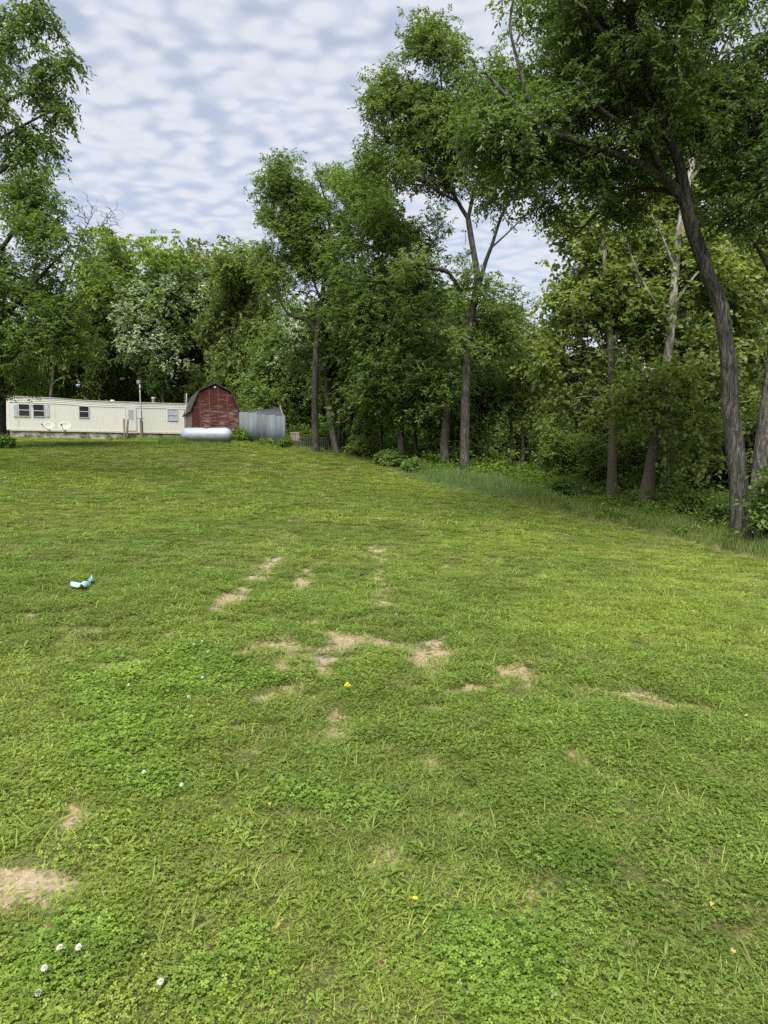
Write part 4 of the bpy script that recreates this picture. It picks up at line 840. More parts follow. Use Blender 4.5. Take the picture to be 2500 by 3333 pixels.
# left edge: big ivy-dark tree, and the nearer overhanging branches above it
DL = 35
t = rooted(L3((-12, 1446, DL, .52), (-10, 1350, DL, .42), (-14, 1200, DL, .38), (-30, 1050, DL, .34), (-50, 880, DL, .28), (-60, 700, DL, .2), (-70, 520, DL, .12)))
limbs = [t, L3((-25, 1100, DL, .16), (60, 980, DL - .5, .11), (150, 880, DL - .8, .07), (230, 800, DL - 1, .03)), L3((-50, 880, DL, .14), (40, 760, DL - .4, .09), (110, 650, DL - .6, .05)), L3((-12, 1230, DL, .12), (90, 1120, DL - .6, .08), (190, 1040, DL - 1, .05), (270, 960, DL - 1, .02)), L3((-10, 1300, DL, .08), (60, 1250, DL - .8, .05), (130, 1230, DL - 1, .03))]
blobs = B3((60, 640, DL, 110, 90, 1.8), (-60, 600, DL, 120, 120, 2), (150, 800, DL, 120, 110, 2), (40, 860, DL - .5, 140, 130, 2.2), (240, 800, DL - 1, 60, 50, 1), (210, 960, DL, 110, 90, 1.6), (80, 1060, DL - .5, 150, 120, 2), (-40, 1100, DL - 1.5, 80, 180, 1.2), (180, 1130, DL + .3, 110, 80, 1.6), (60, 1200, DL - .2, 100, 60, 1.4), (100, 550, DL, 60, 40, 1), (-100, 850, DL, 130, 200, 2.5), (290, 890, DL - .6, 50, 40, .8), (-20, 1290, DL - .6, 25, 90, .5), (10, 1390, DL - .6, 18, 40, .4))
make_tree('elm_tree', 'wide leafy tree with an ivy-dark trunk at the left edge beside the mobile home', 'tree', base_of(t), limbs, blobs, 'bark_dark', (.90, 1.04, .70), 720, 11, 9, .45, .18, .08, shell=.4, gap=.45, spread=.33, droop=.35, seed=33, step=.4, tip=.011, sides=14)
DO = 21
t = [(-16.5, 20.5, 0, .38), (-16.3, 20.6, 3, .3), (-16.0, 20.7, 6, .25), (-15.6, 20.8, 9, .18), (-15.4, 21, 12.5, .1), (-15.4, 21, 15.5, .05)]; t = rooted(t)
limbs = [t, [(-16, 20.7, 6.6, .12)] + L3((-150, 640, DO, .09), (0, 560, DO, .055), (100, 470, DO, .035), (150, 430, DO, .015)), [(-15.6, 20.8, 9, .11)] + L3((-130, 420, DO, .08), (20, 330, DO, .05), (140, 270, DO, .035), (230, 200, DO, .015)),
    [(-15.45, 21, 11.5, .08)] + L3((-60, 200, DO, .06), (40, 90, DO, .04), (110, 30, DO, .02)), [(-15.8, 20.8, 7.6, .10)] + L3((-120, 530, DO, .07), (20, 440, DO, .045), (130, 380, DO, .03), (200, 350, DO, .012))]
blobs = B3((20, 60, DO, 90, 60, 1), (60, 160, DO, 90, 55, 1), (160, 200, DO, 70, 32, .6), (230, 205, DO, 40, 22, .4), (60, 270, DO, 90, 40, .8), (170, 290, DO, 65, 25, .5), (10, 360, DO, 70, 40, .8), (120, 345, DO, 70, 28, .6), (190, 370, DO, 35, 22, .4), (100, 430, DO, 60, 25, .5), (0, 450, DO, 50, 30, .6), (130, 30, DO, 30, 30, .4),
    (-120, 150, DO, 120, 160, 1.8), (-180, 400, DO, 120, 160, 1.8), (140, 80, DO, 30, 18, .3), (140, 470, DO, 22, 18, .3), (60, 500, DO, 40, 20, .4), (-400, 200, DO, 200, 260, 2.5))
make_tree('ash_tree', 'nearer dark branches hanging in from the upper left corner over the sky', 'tree', base_of(t), limbs, blobs, 'bark_ash', (.78, .92, .70), 210, 9, 11, .45, .16, .062, shell=.0, gap=.2, spread=.13, droop=.9, seed=37, step=.35, tip=.006, upb=.5, flat=.5)

# leafless tree
DT = 64
t = rooted(L3((150, 1430, DT, .2), (170, 1250, DT, .16), (190, 1050, DT, .13), (215, 930, DT, .1), (240, 850, DT, .075), (270, 760, DT, .05), (305, 690, DT, .02)))
dead = thing('bare_tree', 'leafless tree with fine twigs spreading against the sky above the mobile home', 'tree', base_of(t))
lm = [t, L3((215, 930, DT, .06), (270, 880, DT, .045), (330, 820, DT, .025), (380, 800, DT, .01)), L3((240, 850, DT, .05), (300, 780, DT, .035), (360, 690, DT, .02), (400, 690, DT, .008)), L3((205, 990, DT, .05), (240, 930, DT - .5, .04), (300, 920, DT - .6, .02), (350, 920, DT - .6, .008))]
dn = []
for l in lm:
    a = np.array(l); dn.append(smooth_line(a[:, :3] - np.array(t[0][:3]), a[:, 3], .3))
bl = [tuple(np.r_[np.array(q[:3]) - np.array(t[0][:3]), q[3:6]]) for q in B3((310, 700, DT, 90, 70, 1.6), (350, 790, DT, 60, 80, 1.4), (280, 850, DT, 80, 70, 1.5), (240, 700, DT, 40, 40, 1), (290, 940, DT, 70, 50, 1.2), (370, 720, DT, 35, 50, 1))]
cl, ow = in_blobs(bl, 520, .15, .3, 4); obj('trunk', trunk_mesh('trunk', dn, M['bark_ash'], 8, chains=grow(dn, cl, .0095, 4, 0, .4)), dead)

# ------------------------------------------------------------------ background trees: a few prototypes copied as individuals
def proto(name, H, blobs, ncl, K, Lf, ln, wd, bark, seed, lowlimb=.3, r0=.22, lean=.4, **kw):
    x = np.cumsum(rng.normal(0, lean * .25, 6)); y = np.cumsum(rng.normal(0, lean * .25, 6)); zs = np.array([-.3, .15, .35, .55, .75, .9]) * H; zs[0] = -.3; rs = r0 * np.array([1.15, .85, .7, .5, .28, .1])
    t = [(x[i] - x[0], y[i] - y[0], zs[i], rs[i]) for i in range(6)]; limbs = [t]
    for k in range(5):
        f = lowlimb + .1 * k; p = np.array([np.interp(f * H, zs, [q[j] for q in t]) for j in range(2)] + [f * H]); a = k * 2.4 + rng.uniform(0, 1)
        q = [np.r_[p, r0 * .4]]
        for s in range(1, 4): q.append(np.r_[p + np.array([math.cos(a) * .1 * H * s, math.sin(a) * .1 * H * s, .07 * H * s + rng.normal(0, .02 * H)]), r0 * (.4 - .11 * s)])
        limbs.append([tuple(v) for v in q])
    r = make_tree(name, 'x', 'tree', (0, 0, 0), limbs, blobs, bark, (1, 1, 1), ncl, K, Lf, .55, ln, wd, seed=seed, step=.5, sides=9, flare=1.2, tip=.014, **kw)
    kids = list(r.children); data = [(k.name.split('.')[0], k.data) for k in kids]
    for k in kids: bpy.data.objects.remove(k)
    bpy.data.objects.remove(r); return data
def lobes(c, r, n, rr):
    out = [(*c, r[0] * .7, r[1] * .7, r[2] * .7)]
    for k in range(n):
        d = nrm(rng.normal(size=3)); s = rng.uniform(.75, 1.25) * rr; p = np.array(c) + d * np.array(r) * .72; out.append((*p, s, s, s * .75))
    return out
PR = {}
PR['round'] = proto('round', 14, lobes((0, 0, 8.6), (4.4, 4.4, 4.6), 17, 1.9), 400, 11, 8, .25, .16, 'bark_dark', 41, spread=.45, gap=.41, shell=.5, upb=.9)
PR['tall'] = proto('tall', 18, lobes((0, 0, 10.5), (3.6, 3.6, 6.4), 18, 1.8), 430, 11, 8, .25, .15, 'bark_dark', 42, spread=.45, gap=.44, shell=.4)
PR['spread'] = proto('spread', 12, lobes((0, 0, 7.2), (5.0, 5.0, 3.6), 18, 1.8), 430, 11, 8, .25, .15, 'bark_dark', 43, spread=.45, gap=.43, shell=.4)
PR['under'] = proto('under', 7, lobes((0, 0, 3.8), (2.6, 2.6, 2.8), 12, 1.1), 260, 9, 7, .20, .13, 'bark_dark', 44, lowlimb=.15, r0=.09, spread=.35, gap=.40, shell=.3)
PR['airy'] = proto('airy', 16, lobes((0, 0, 9.4), (3.4, 3.4, 6.0), 18, 1.4), 330, 9, 7, .24, .15, 'bark_ash', 45, spread=.45, gap=.46, shell=.3, r0=.16)
def place(kind, px, d, H, tint, label, sx=1.0, name='broadleaf_tree', cat='tree', group='trees of the surrounding wood'):
    x = (px - 1250) / F * d; base_h = {'round': 13.6, 'tall': 17.6, 'spread': 11.4, 'under': 7.0, 'airy': 16.0}[kind]
    r = thing(name, label, cat, (x, d, g1(x, d)), rng.uniform(0, 6.28), group); s = H / base_h; r.scale = (s * sx, s * sx, s)
    for nm, me in PR[kind]:
        o = obj(nm, me, r)
        if nm == 'crown': o.color = (*tint, 1)
    return r
DK, MD, BR, OL, YG = (.84, .98, .68), (1.0, 1.12, .76), (1.1, 1.18, .75), (1.15, 1.06, .78), (1.3, 1.25, .78)
def Hpx(py, d, px): return P(px, py, d)[2] - g1((px - 1250) / F * d, d)
BG = [('round', 500, 69, 738, (1.12, 1.22, .66), 'bright rounded maple-like tree topping the wood behind the mobile home', 1.0),
    ('spread', 300, 68, 960, MD, 'mid green tree below the bare tree, behind the mobile home roof', .8), ('tall', 215, 68, 1040, DK, 'dark tree between the bare tree and the shuttered window', .7), ('round', 385, 70, 1080, DK, 'dark low tree behind the yard light, left of the white-flowering tree', .75),
    ('spread', 465, 78, 1120, DK, 'dark low tree behind the roof vent right of the yard light', .8), ('under', 600, 68, 1230, DK, 'low dark tree behind the right window of the mobile home', 1.1), ('spread', 90, 66, 1020, DK, 'dark tree behind the left end of the mobile home', .8), ('airy', 150, 72, 1120, YG, 'thin pale tree showing sky through it above the double window', .8),
    ('spread', 700, 71, 790, OL, 'olive-green spreading tree with catkin-tinged leaves behind the red barn', 1.0), ('tall', 785, 60, 760, (1.02, 1.05, .75), 'tall mid-green tree right of the barn peak', .9), ('round', 610, 73, 960, DK, 'dark tree filling in right of the white-flowering tree', .7),
    ('under', 850, 54, 1180, MD, 'small tree behind the lean-to roof', 1.0), ('spread', 940, 56, 1060, DK, 'dark tree behind the deck, left of the forked trunk', .8), ('round', 1060, 58, 900, MD, 'green tree behind the forked trunk by the deck', .8), ('under', 1180, 47, 1250, BR, 'bright low sapling between two dark trunks near the deck', 1.1), ('under', 1120, 50, 1340, MD, 'leafy understorey tree behind the short leaning trunk', 1.2),
    ('airy', 1660, 52, 900, YG, 'yellow-green feathery tree in the gap right of the tall forked trunk', 1.0), ('airy', 1755, 38, 1010, (1.15, 1.15, .7), 'thin curved young tree beside the gap to the far field', .9), ('round', 1700, 70, 1080, YG, 'far pale tree seen through the gap over the field', .9),
    ('under', 1490, 39, 1290, MD, 'low leafy tree close behind the tall forked trunk', 1.0), ('under', 1790, 42, 1340, MD, 'drooping understorey tree shading the right side of the field gap', 1.0), ('under', 1830, 36, 1330, BR, 'bright understorey tree left of the straight sycamore', 1.1), ('round', 1880, 46, 1120, BR, 'light green tree behind the straight sycamore', .8),
    ('airy', 2030, 44, 900, BR, 'tall light tree between the straight and leaning sycamores', .8), ('airy', 2330, 38, 640, (1.1, 1.1, .75), 'tall airy tree behind the big leaning trunk', .9), ('round', 2180, 42, 1180, BR, 'green tree behind the leaning white sycamore', .9), ('airy', 2450, 36, 700, (1.05, 1.08, .7), 'tall light green tree behind the right edge trunk', .9),
    ('under', 1930, 33, 1400, (.85, 1.0, .66), 'shaded low tree behind the straight sycamore base', 1.1), ('under', 2060, 33, 1380, MD, 'low branching tree left of the leaning sycamore base', 1.1), ('under', 2250, 32, 1330, (.85, 1.0, .66), 'dark low tree behind the ivy-clad trunk', 1.2), ('under', 2370, 31, 1340, (.85, 1.0, .66), 'dark low tree left of the big leaning trunk', 1.2), ('under', 2480, 30, 1300, MD, 'low leafy tree filling the right edge behind the trunks', 1.2),
    ('round', 1500, 50, 900, DK, 'dark tree mass behind the tall forked trunk', .9), ('round', 1330, 52, 880, DK, 'dark tree behind the broad shaded tree', 1.0), ('spread', 2330, 46, 1220, BR, 'fresh green spreading tree far behind the big leaning trunk', 1.0), ('spread', 2000, 50, 1230, BR, 'fresh green spreading tree behind the three pale trunks', 1.0)]
BG += [('spread', 725, 66, 1150, MD, 'low spreading tree right behind the peak of the red barn', .7)]
for k, px, d, py, tn, lab, sx in BG: place(k, px, d, Hpx(py, d, px), tn, lab, sx)

# white flowering trees
def flowering(px, d, label, bl, flo, tint, ncl, nfl, seed):
    x = (px - 1250) / F * (d + 4.5); d = d + 4.5; z = g1(x, d); bl = [(q[0], q[1], q[2] + 4.5, *q[3:]) for q in bl]; flo = [(q[0], q[1], q[2] + 4.5, *q[3:]) for q in flo]; t = [(x, d, z - .1, .2), (x + .1, d, z + 2, .16), (x - .1, d, z + 4, .12), (x, d, z + 6, .07), (x + .1, d, z + 7.5, .03)]
    make_tree('flowering_tree', label, 'tree', (x, d, z), [t], B3(*bl), 'bark_dark', tint, ncl, 11, 8, .5, .24, .14, seed=seed, step=.5, spread=.45, blossoms=(B3(*flo), nfl), sides=8)
flowering(540, 59, 'white-flowering tree with pale blossom clusters behind the yard light', [(450, 1010, 59, 80, 90, 2), (540, 960, 59.5, 85, 90, 2), (600, 900, 60, 80, 70, 1.8), (520, 1110, 59, 110, 80, 2), (620, 1010, 60, 80, 80, 1.8), (560, 1210, 59.5, 100, 60, 1.8), (440, 1130, 59, 60, 50, 1.3)],
    [(445, 1000, 58, 72, 72, 1.6), (520, 960, 58, 70, 62, 1.6), (480, 1070, 57.7, 60, 60, 1.3), (590, 890, 59, 70, 50, 1.4), (430, 1120, 57.8, 42, 40, 1), (560, 1180, 57.5, 40, 25, .8), (630, 960, 59, 50, 55, 1.2), (520, 1130, 57.5, 60, 40, 1)], (.80, .95, .74), 330, 400, 51)
flowering(925, 51, 'smaller white-flowering tree with scattered blossom right of the barn', [(900, 1170, 51, 80, 70, 1.6), (970, 1120, 51, 60, 70, 1.5), (880, 1290, 51, 60, 60, 1.3), (960, 1260, 51, 70, 60, 1.4)],
    [(880, 1190, 50, 50, 28, .9), (950, 1150, 50, 45, 45, 1), (975, 1090, 50, 40, 40, .9), (965, 1210, 50, 40, 32, .8), (1000, 1275, 50, 40, 22, .7), (895, 1150, 50, 40, 25, .7)], (.78, .95, .68), 190, 130, 53)

# ------------------------------------------------------------------ scattered growth (stuff): points carrying instances of small real meshes
def scatter(name, label, pts, rotz, scl, idx, tint, protos):
    lib = bpy.data.collections.new(name + '_kinds')
    for k, me in enumerate(protos):
        o = bpy.data.objects.new('%s_kind_%02d' % (name, k), me); lib.objects.link(o)
    me = bpy.data.meshes.new(name); me.vertices.add(len(pts)); me.vertices.foreach_set('co', np.asarray(pts, np.float32).ravel())
    r = np.zeros((len(pts), 3), np.float32); r[:, :2] = rng.normal(0, .08, (len(pts), 2)); r[:, 2] = rotz
    for nm, ty, val in (('rot', 'FLOAT_VECTOR', r), ('scl', 'FLOAT_VECTOR', scl), ('itint', 'FLOAT_VECTOR', tint)):
        a = me.attributes.new(nm, ty, 'POINT'); a.data.foreach_set('vector', np.asarray(val, np.float32).ravel())
    a = me.attributes.new('pick', 'INT', 'POINT'); a.data.foreach_set('value', np.asarray(idx, np.int32)); me.update()
    o = obj(name, me); tag(o, label, name.replace('_', ' '), None, 'stuff')
    ng = bpy.data.node_groups.new(name + '_nodes', 'GeometryNodeTree')
    ng.interface.new_socket('Geometry', in_out='INPUT', socket_type='NodeSocketGeometry'); ng.interface.new_socket('Geometry', in_out='OUTPUT', socket_type='NodeSocketGeometry')
    N, L = ng.nodes, ng.links; gi, go = N.new('NodeGroupInput'), N.new('NodeGroupOutput')
    iop = N.new('GeometryNodeInstanceOnPoints'); ci = N.new('GeometryNodeCollectionInfo'); ci.inputs['Collection'].default_value = lib; ci.inputs['Separate Children'].default_value = True; ci.inputs['Reset Children'].default_value = True
    def na(nm, ty):
        n = N.new('GeometryNodeInputNamedAttribute'); n.data_type = ty; n.inputs['Name'].default_value = nm; return n.outputs['Attribute']
    m2p = N.new('GeometryNodeMeshToPoints'); L.new(gi.outputs[0], m2p.inputs['Mesh']); L.new(m2p.outputs[0], iop.inputs['Points']); L.new(ci.outputs[0], iop.inputs['Instance'])
    iop.inputs['Pick Instance'].default_value = True; L.new(na('pick', 'INT'), iop.inputs['Instance Index']); L.new(na('scl', 'FLOAT_VECTOR'), iop.inputs['Scale'])
    e2r = N.new('FunctionNodeEulerToRotation'); L.new(na('rot', 'FLOAT_VECTOR'), e2r.inputs[0]); L.new(e2r.outputs[0], iop.inputs['Rotation'])
    L.new(iop.outputs[0], go.inputs[0]); md = o.modifiers.new('scatter', 'NODES'); md.node_group = ng
    return o
def blades(n, rad, hmin, hmax, w, lean, tvar=.25, base_t=.5, segs=3):
    """n bent blades rooted inside a disc"""
    a = rng.uniform(0, 6.283, n); r = rad * np.sqrt(rng.random(n)); b = np.stack([r * np.cos(a), r * np.sin(a), np.full(n, -.01)], 1); h = rng.uniform(hmin, hmax, n)
    d = rng.uniform(0, 6.283, n); dv = np.stack([np.cos(d), np.sin(d), np.zeros(n)], 1); sv = np.stack([-np.sin(d), np.cos(d), np.zeros(n)], 1); ln = lean * rng.uniform(.3, 1.5, n)
    rows = []
    for s in range(segs + 1):
        t = s / segs; c = b + dv * (ln * h * t ** 1.6)[:, None]; c[:, 2] += h * (t - .35 * np.minimum(ln, 1.4) * t * t); ww = w * (1 - t ** 2.2) * rng.uniform(.8, 1.2, n)
        if s < segs: rows += [c - sv * ww[:, None] * .5, c + sv * ww[:, None] * .5]
        else: rows.append(c)
    V = np.stack(rows, 1); k = V.shape[1]; o = np.arange(n)[:, None] * k; T = []
    for s in range(segs - 1): T += [o + [2 * s, 2 * s + 1, 2 * s + 3], o + [2 * s, 2 * s + 3, 2 * s + 2]]
    T.append(o + [2 * segs - 2, 2 * segs - 1, 2 * segs]); T = np.stack(T, 1).reshape(-1, 3); tt = np.clip(base_t + tvar * rng.normal(size=n), 0, 1)
    return V.reshape(-1, 3), T, np.repeat(tt, 2 * segs - 1)
def clover_patch(n, rad, hmin, hmax, size):
    Vs, Ts, tn, o = [], [], [], 0
    for i in range(n):
        a = rng.uniform(0, 6.283); r = rad * math.sqrt(rng.random()); c = np.array([r * math.cos(a), r * math.sin(a), rng.uniform(hmin, hmax)]); tl = rng.normal(0, .22, 2); a0 = rng.uniform(0, 6.28); s = size * rng.uniform(.7, 1.25); q = rng.random()
        for k in range(3):
            b = a0 + k * 2.094; e = np.array([math.cos(b), math.sin(b), 0]); f = np.array([-e[1], e[0], 0])
            pts = [c, c + e * s * .55 + f * s * .42, c + e * s + f * s * .28, c + e * s * .92, c + e * s - f * s * .28, c + e * s * .55 - f * s * .42]
            pts = [p + np.array([0, 0, (p - c)[0] * tl[0] + (p - c)[1] * tl[1] + (.12 * s if j in (1, 5) else 0)]) for j, p in enumerate(pts)]
            Vs += pts; Ts += [(o, o + j + 1, o + j) for j in range(1, 5)]; Ts = Ts[:-4] + [(o, o + j, o + j + 1) for j in range(1, 5)]; tn += [min(1, max(0, q + rng.normal(0, .1)))] * 4; o += 6
    return np.array(Vs), np.array(Ts), np.array(tn)
def rosette(n, lmin, lmax, w, rise, tip=.5):
    Vs, Ts, tn, o = [], [], [], 0
    for i in range(n):
        a = i * 2.4 + rng.normal(0, .3); e = np.array([math.cos(a), math.sin(a), 0]); f = np.array([-e[1], e[0], 0]); l = rng.uniform(lmin, lmax); ww = w * rng.uniform(.7, 1.2); rs = rise * rng.uniform(.4, 1.4); tw = rng.normal(0, .2); q = rng.uniform(0, .75)
        prof = [(0, .15, 0), (.25, .55, .55), (.5, 1.0, .9), (.78, .75, 1.0), (1.0, .0, .8)]
        for t, wf, hf in prof:
            c = e * l * t + np.array([0, 0, rs * l * hf + .004]); g = f * ww * wf * .5 + np.array([0, 0, ww * wf * (.18 + tw * .3)])
            Vs += [c - f * ww * wf * .5 + np.array([0, 0, ww * wf * (.2 - tw * .3)]), c, c + g]
        for s in range(4):
            b = o + s * 3; Ts += [(b, b + 1, b + 4), (b, b + 4, b + 3), (b + 1, b + 2, b + 5), (b + 1, b + 5, b + 4)]; tn += [q] * 4
        o += 15
    return np.array(Vs), np.array(Ts), np.array(tn)
def leafy(n, rad, h, ln, wd, flat=.5):
    c = rng.normal(size=(n, 3)) * np.array([rad * .5, rad * .5, h * .28]) + np.array([0, 0, h * .5]); c[:, 2] = np.abs(c[:, 2])
    return leaf_arrays(c, nrm(c * np.array([1, 1, .6]) + np.array([0, 0, .2])), 2, 4, .14 * h / .4 + .05, ln, wd, rad * .1, .35, 1.1, tvar=.25)
def join(*parts):
    o, Vs, Ts, tt = 0, [], [], []
    for V, T, tn in parts: Vs.append(V); Ts.append(T + o); tt.append(tn); o += len(V)
    return np.vstack(Vs), np.vstack(Ts), np.concatenate(tt)
def pm(name, p, mat): return raw_mesh(name, p[0], p[1], mat, p[2])
mg = leaf_mat('lawn_blade', (.095, .150, .022), (.220, .270, .070), .35, True, .55)
mc = leaf_mat('clover_leaf', (.070, .128, .018), (.145, .225, .036), .3, True, .55)
mb = leaf_mat('broad_weed', (.090, .145, .020), (.185, .240, .056), .35, True, .45)
mt = leaf_mat('tall_grass_blade', (.095, .150, .048), (.230, .285, .110), .4, True, .6)
ms = leaf_mat('seed_head', (.22, .18, .09), (.42, .36, .22), .25, True, .7)
mu = leaf_mat('undergrowth_leaf', (.065, .122, .022), (.160, .235, .048), .38, True, .5)
md_ = leaf_mat('dry_straw', (.15, .115, .055), (.34, .28, .16), .15, True, .7)

lawn = [pm('lawn', join(blades(70, .13, .02, .055, .0062, 1.5), blades(30, .13, .012, .03, .011, 1.9)), mg) for _ in range(4)]              # 0-3 mown grass
lawn += [pm('lawn', join(blades(14, .11, .05, .12, .006, 1.1, base_t=.65), blades(50, .12, .02, .05, .006, 1.5)), mg) for _ in range(2)]   # 4-5 longer tufts
lawn += [pm('lawn', clover_patch(75, .12, .015, .055, .0125), mc) for _ in range(3)]                                                    # 6-8 clover
lawn += [pm('lawn', clover_patch(80, .12, .006, .04, .0095), mb) for _ in range(3)]                                                     # 9-11 small-leaved ground cover
lawn += [pm('lawn', join(rosette(7, .035, .095, .0135, .45), clover_patch(30, .1, .006, .03, .0095)), mb) for _ in range(3)]                                                             # 12-14 plantain rosettes
lawn += [pm('lawn', join(blades(40, .12, .008, .025, .0035, 3.2, segs=2)), md_) for _ in range(2)]                                               # 15-16 dry straw
# pick points by distance band: dense and fine close by, wider tufts further out
P_, S_, I_, T_ = [], [], [], []
for y0, y1, dens, sc in ((1.2, 4.5, 520, .72), (4.5, 9, 300, .85), (9, 16, 110, 1.3), (16, 28, 40, 2.0), (28, 63, 15, 2.8)):
    hw = .62 * y1 + 2.2; n = int(dens * (y1 - y0) * 2 * hw); x = rng.uniform(-hw, hw, n); y = rng.uniform(y0, y1, n)
    k = np.abs(x) < .62 * y + 2.2; x, y = x[k], y[k]; e = edge_dist(x, y); k = e < .3; x, y = x[k], y[k]
    b = bare(x, y); c = clover(x, y); r = rng.random(len(x)); r2 = rng.random(len(x)); thin = sstep(.42, .68, fbm(x * 1.6, y * 1.2, 57, 3)) * .5; k = r > b * .82; thin = rng.random(len(x)) < thin
    # keep off the buildings
    hu = (x - A0[0]) * hc + (y - A0[1]) * hs; hv = -(x - A0[0]) * hs + (y - A0[1]) * hc; k &= ~((hu > -.1) & (hv > .1)); x, y, b, c, r2, thin = x[k], y[k], b[k], c[k], r2[k], thin[k]
    n = len(x); idx = rng.integers(0, 4, n); w = fbm(x * .8, y * .8, 41, 3)
    idx = np.where(r2 < .10, rng.integers(4, 6, n), idx); idx = np.where(r2 > .72 - .38 * sstep(.38, .62, w), rng.integers(9, 12, n), idx); idx = np.where((r2 > .80 - .1 * (w < .5)), rng.integers(12, 15, n), idx)
    idx = np.where(c > .3 + .6 * rng.random(n), rng.integers(6, 9, n), idx); idx = np.where(((b > .12) & (rng.random(n) < .45)) | (thin & (rng.random(n) < .8)), rng.integers(15, 17, n), idx)
    s = sc * rng.uniform(.75, 1.3, n); big = (idx >= 6) & (idx <= 11); s = np.where(big & (sc > 1.2), s * .8, s)
    s3 = np.stack([s, s, s * np.where(sc > 2, .45, np.where(sc > 1.2, .6, 1.0)) * rng.uniform(.8, 1.2, n)], 1)
    yv = fbm(x * .35, y * .28, 91, 3); st = fbm(x * .05 + y * .12, x * .5 - y * .2, 19, 2)
    wv = sstep(.38, .62, yv) * .6 + st * .5; warm = np.stack([.86 + .40 * wv, .95 + .26 * wv, .82 + .16 * wv], 1) * (rng.uniform(.70, 1.30, n) * (.84 + .32 * fbm(x * 1.7, y * 1.2, 63, 3)))[:, None] * 1.08
    P_.append(np.stack([x, y, ground(x, y) - .03 * b - .004], 1)); S_.append(s3); I_.append(idx); T_.append(warm)
P_, S_, I_, T_ = np.vstack(P_), np.vstack(S_), np.concatenate(I_), np.vstack(T_)
scatter('lawn_grass', 'mown weedy lawn of grass, clover and plantain rising towards the mobile home', P_, rng.uniform(0, 6.28, len(P_)), S_, I_, T_, lawn)

# tall unmown grass along the wood's edge
tall = [pm('tall', blades(55, .22, .25, .62, .008, .45, base_t=.35), mt) for _ in range(3)]
tall += [pm('tall', join(blades(34, .2, .2, .45, .007, .5, base_t=.8)), mt) for _ in range(2)]
def seedheads(n, rad, h):
    V, T, tn = blades(n, rad, h * .75, h, .004, .5); W = []
    hv, ht, htn = blades(n * 3, rad * 1.4, h * .55, h * 1.02, .007, .75); return hv, ht, htn
tall += [pm('tall', seedheads(16, .2, .55), ms) for _ in range(2)]
n = 26000; x = rng.uniform(-7, 14, n); y = rng.uniform(6, 50, n); e = edge_dist(x, y)
wid = np.where(x < 1.5, 1.2, np.where(x < 6, 3.6, 2.4)); k = (e > -.9 + 1.1 * rng.random(n)) & (e < wid * (.6 + .8 * fbm(x * .6, y * .6, 3))) & (rng.random(n) < .75); x, y, e = x[k], y[k], e[k]; n = len(x)
idx = rng.integers(0, 3, n); near_edge = (e < .55); idx = np.where(near_edge & (rng.random(n) < .5), rng.integers(3, 5, n), idx); idx = np.where((e < .45) & (y < 26) & (rng.random(n) < .42 * sstep(26, 17, y)), rng.integers(5, 7, n), idx)
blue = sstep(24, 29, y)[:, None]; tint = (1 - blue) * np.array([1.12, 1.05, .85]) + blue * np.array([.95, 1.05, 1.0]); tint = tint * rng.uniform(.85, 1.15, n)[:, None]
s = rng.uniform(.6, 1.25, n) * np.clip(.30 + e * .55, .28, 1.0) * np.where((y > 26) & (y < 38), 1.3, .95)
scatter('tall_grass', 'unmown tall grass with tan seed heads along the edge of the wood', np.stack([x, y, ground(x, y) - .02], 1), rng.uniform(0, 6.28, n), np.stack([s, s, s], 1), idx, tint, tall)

# undergrowth on the bank and the shaded floor under the trees
und = [pm('und', leafy(34, .34, .42, .085, .055), mu) for _ in range(4)] + [pm('und', leafy(26, .42, .7, .12, .07), mu) for _ in range(2)]
n = 30000; x = rng.uniform(-30, 34, n); y = rng.uniform(5, 66, n); e = edge_dist(x, y); k = (e > .7 + .6 * rng.random(n)) & (np.abs(x) < .66 * y + 3)
dens = np.where(e < 9, 1.0, .35) * np.where(y > 40, .5, 1); k &= rng.random(n) < dens
k &= ~((x / y > .145) & (x / y < .225) & (y > 38)); hu = (x - A0[0]) * hc + (y - A0[1]) * hs; hv = -(x - A0[0]) * hs + (y - A0[1]) * hc; k &= ~((hu > -.5) & (hv > -.3) & (hv < 4.5) & (hu < 19)); k &= ~((x < -3.2) & (y < 50)); k &= ~((x < -8) & (y < 63))
x, y, e = x[k], y[k], e[k]; n = len(x); s = rng.uniform(.6, 1.25, n) * np.clip(.5 + .25 * e, .5, 1.35) * np.where(y > 38, 1.5, 1); s *= .6 + .8 * fbm(x * .5, y * .5, 23); s *= np.where((e < 8) & (y < 34), .62, 1.0)
tint = np.stack([.85 + .4 * fbm(x * .3, y * .3, 8), .9 + .3 * fbm(x * .3, y * .3, 8), .8 + 0 * x], 1) * rng.uniform(.85, 1.2, n)[:, None]
scatter('undergrowth', 'leafy weeds and vines covering the shaded bank under the trees', np.stack([x, y, ground(x, y) - .04], 1), rng.uniform(0, 6.28, n), np.stack([s, s, s * .9], 1), rng.integers(0, 6, n), tint, und)

# field beyond the gap
fieldp = [pm('fld', blades(45, .5, .3, .7, .02, .4, base_t=.5), ms), pm('fld', blades(45, .5, .3, .7, .02, .4, base_t=.7), mt)]
n = 3500; x = rng.uniform(9, 26, n); y = rng.uniform(54, 95, n); s = rng.uniform(.8, 1.4, n)
scatter('far_field_grass', 'tan and green grass of the far field seen through the gap', np.stack([x, y, ground(x, y) - .03], 1), rng.uniform(0, 6.28, n), np.stack([s, s, s], 1), (rng.random(n) < .65).astype(int), np.tile([1.1, 1.1, .9], (n, 1)), fieldp)

